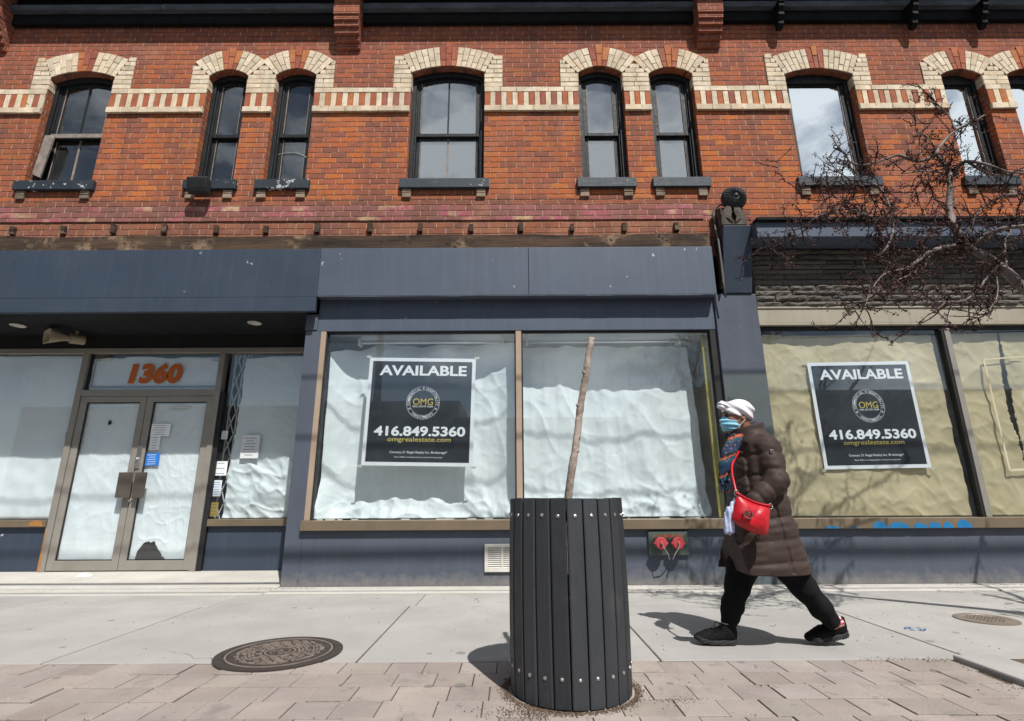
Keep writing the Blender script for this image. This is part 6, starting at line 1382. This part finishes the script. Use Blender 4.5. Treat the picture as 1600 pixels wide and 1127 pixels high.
# red handbag
BY = -0.335
cor = [q(1142, 815, BY), q(1200, 839, BY), q(1204, 792, BY), q(1151, 772, BY)]
BG = empty('handbag', (float(cor[0][0]) + 0.1, PY + BY, float(cor[0][2])), 'soft red leather shoulder bag with round metal emblem carried at the hip', 'handbag')
mb = MB(); N = 22
for sd_ in (-1, 1):
    base = len(mb.v)
    for j in range(N + 1):
        for i in range(N + 1):
            u, v = i / N, j / N; p = cor[0] * (1 - u) * (1 - v) + cor[1] * u * (1 - v) + cor[2] * u * v + cor[3] * (1 - u) * v
            bl = (1 - abs(2 * u - 1) ** 3.0) * (1 - abs(2 * v - 1) ** 3.0) * (1.15 - 0.5 * v); sag = -0.012 * math.sin(math.pi * u) * (1 - v) - 0.016 * math.sin(math.pi * u) * v
            wv = 0.010 * fbm(p[0] * 9, p[2] * 11, 3) * (1 if sd_ < 0 else 0) + 0.010 * math.exp(-((u - v * 0.5 - 0.2) / 0.06) ** 2) * v
            rnd_c = 0.012 * (abs(2 * u - 1) ** 6) * (abs(2 * v - 1) ** 6)
            mb.v.append((p[0] - rnd_c * (1 if u > 0.5 else -1), p[1] + sd_ * (0.002 + 0.050 * bl ** 0.8) + (wv * bl if sd_ < 0 else 0), p[2] + sag - rnd_c * (1 if v > 0.5 else -1)))
    for j in range(N):
        for i in range(N):
            a = base + j * (N + 1) + i; f = [a, a + 1, a + N + 2, a + N + 1]; mb.face(f if sd_ < 0 else f[::-1])
K = (N + 1) ** 2; rim = [i for i in range(N + 1)] + [j * (N + 1) + N for j in range(1, N + 1)] + [N * (N + 1) + i for i in range(N - 1, -1, -1)] + [j * (N + 1) for j in range(N - 1, 0, -1)]
for a, b in zip(rim, rim[1:] + rim[:1]): mb.face([b, a, K + a, K + b])
mb.build('bag_body', M['bag'], BG, smooth=True)
mb = MB(); tp = [Vector(cor[3] * (1 - t) + cor[2] * t) + Vector((0, -0.004, 0.006 - 0.016 * math.sin(math.pi * t))) for t in (i / 10 for i in range(11))]; mb.tube(tp, 0.0075, 8); mb.build('bag_rim', M['bag'], BG, smooth=True)
e0 = q(1169, 803.5, BY - 0.062); em = MB(); n = 28
for i in range(n):
    a0, a1 = 2 * math.pi * i / n, 2 * math.pi * (i + 1) / n; em.prism([(e0[0] + r * math.cos(a), e0[2] + r * math.sin(a)) for r, a in ((0.0235, a0), (0.028, a0), (0.028, a1), (0.0235, a1))], e0[1] - 0.004, e0[1] + 0.012)
text(em, 'MK', e0[0], e0[2], e0[1] - 0.003, 0.036, 0.022, bold=0.02); em.build('emblem', M['silver'], BG, recalc=False)
mb = MB(); st = smooth_path([Vector(cor[3]) + Vector((0, 0, -0.005)), Vector(q(1147, 755, -0.29)), Vector(q(1144, 740, -0.24)), Vector(q(1145, 724, -0.17)), Vector(q(1158, 700, -0.02))], 5); mb.tube([p for p in st], 0.0075, 8); mb.build('strap', M['bag'], BG, smooth=True)
mb = MB(); c = Vector(cor[3]) + Vector((0, 0, 0.005)); mb.tube([c + Vector((0.014 * math.cos(a), 0, 0.018 * math.sin(a))) for a in (2 * math.pi * i / 16 for i in range(17))], 0.0028, 6); c = Vector(cor[2]) + Vector((0, 0, 0.003)); mb.tube([c + Vector((0.012 * math.cos(a), 0, 0.016 * math.sin(a))) for a in (2 * math.pi * i / 16 for i in range(17))], 0.0028, 6); mb.build('ring', M['silver'], BG, smooth=True)
ca, cb, cc_ = q(1148, 782, -0.31), q(1141, 800, -0.31), q(1138.5, 828, -0.30)
def clothf(*P): Ps = [P[0], (P[1] - cb[1]) * 1.4 + cb[1], P[2]]; return chain(Ps, [ca, cb, cc_], [0.012, 0.026, 0.030], 0.02) + 0.007 * wr(P, 70, 61) + 0.004 * np.sin(P[0] * 240 + 5 * P[2])
tag(sdf_obj('hanging_cloth', clothf, np.minimum(ca, cc_) - 0.07, np.maximum(ca, cc_) + 0.07, 0.004, M['floral'], None), 'white and blue printed cloth dangling beside the red shoulder bag', 'cloth')
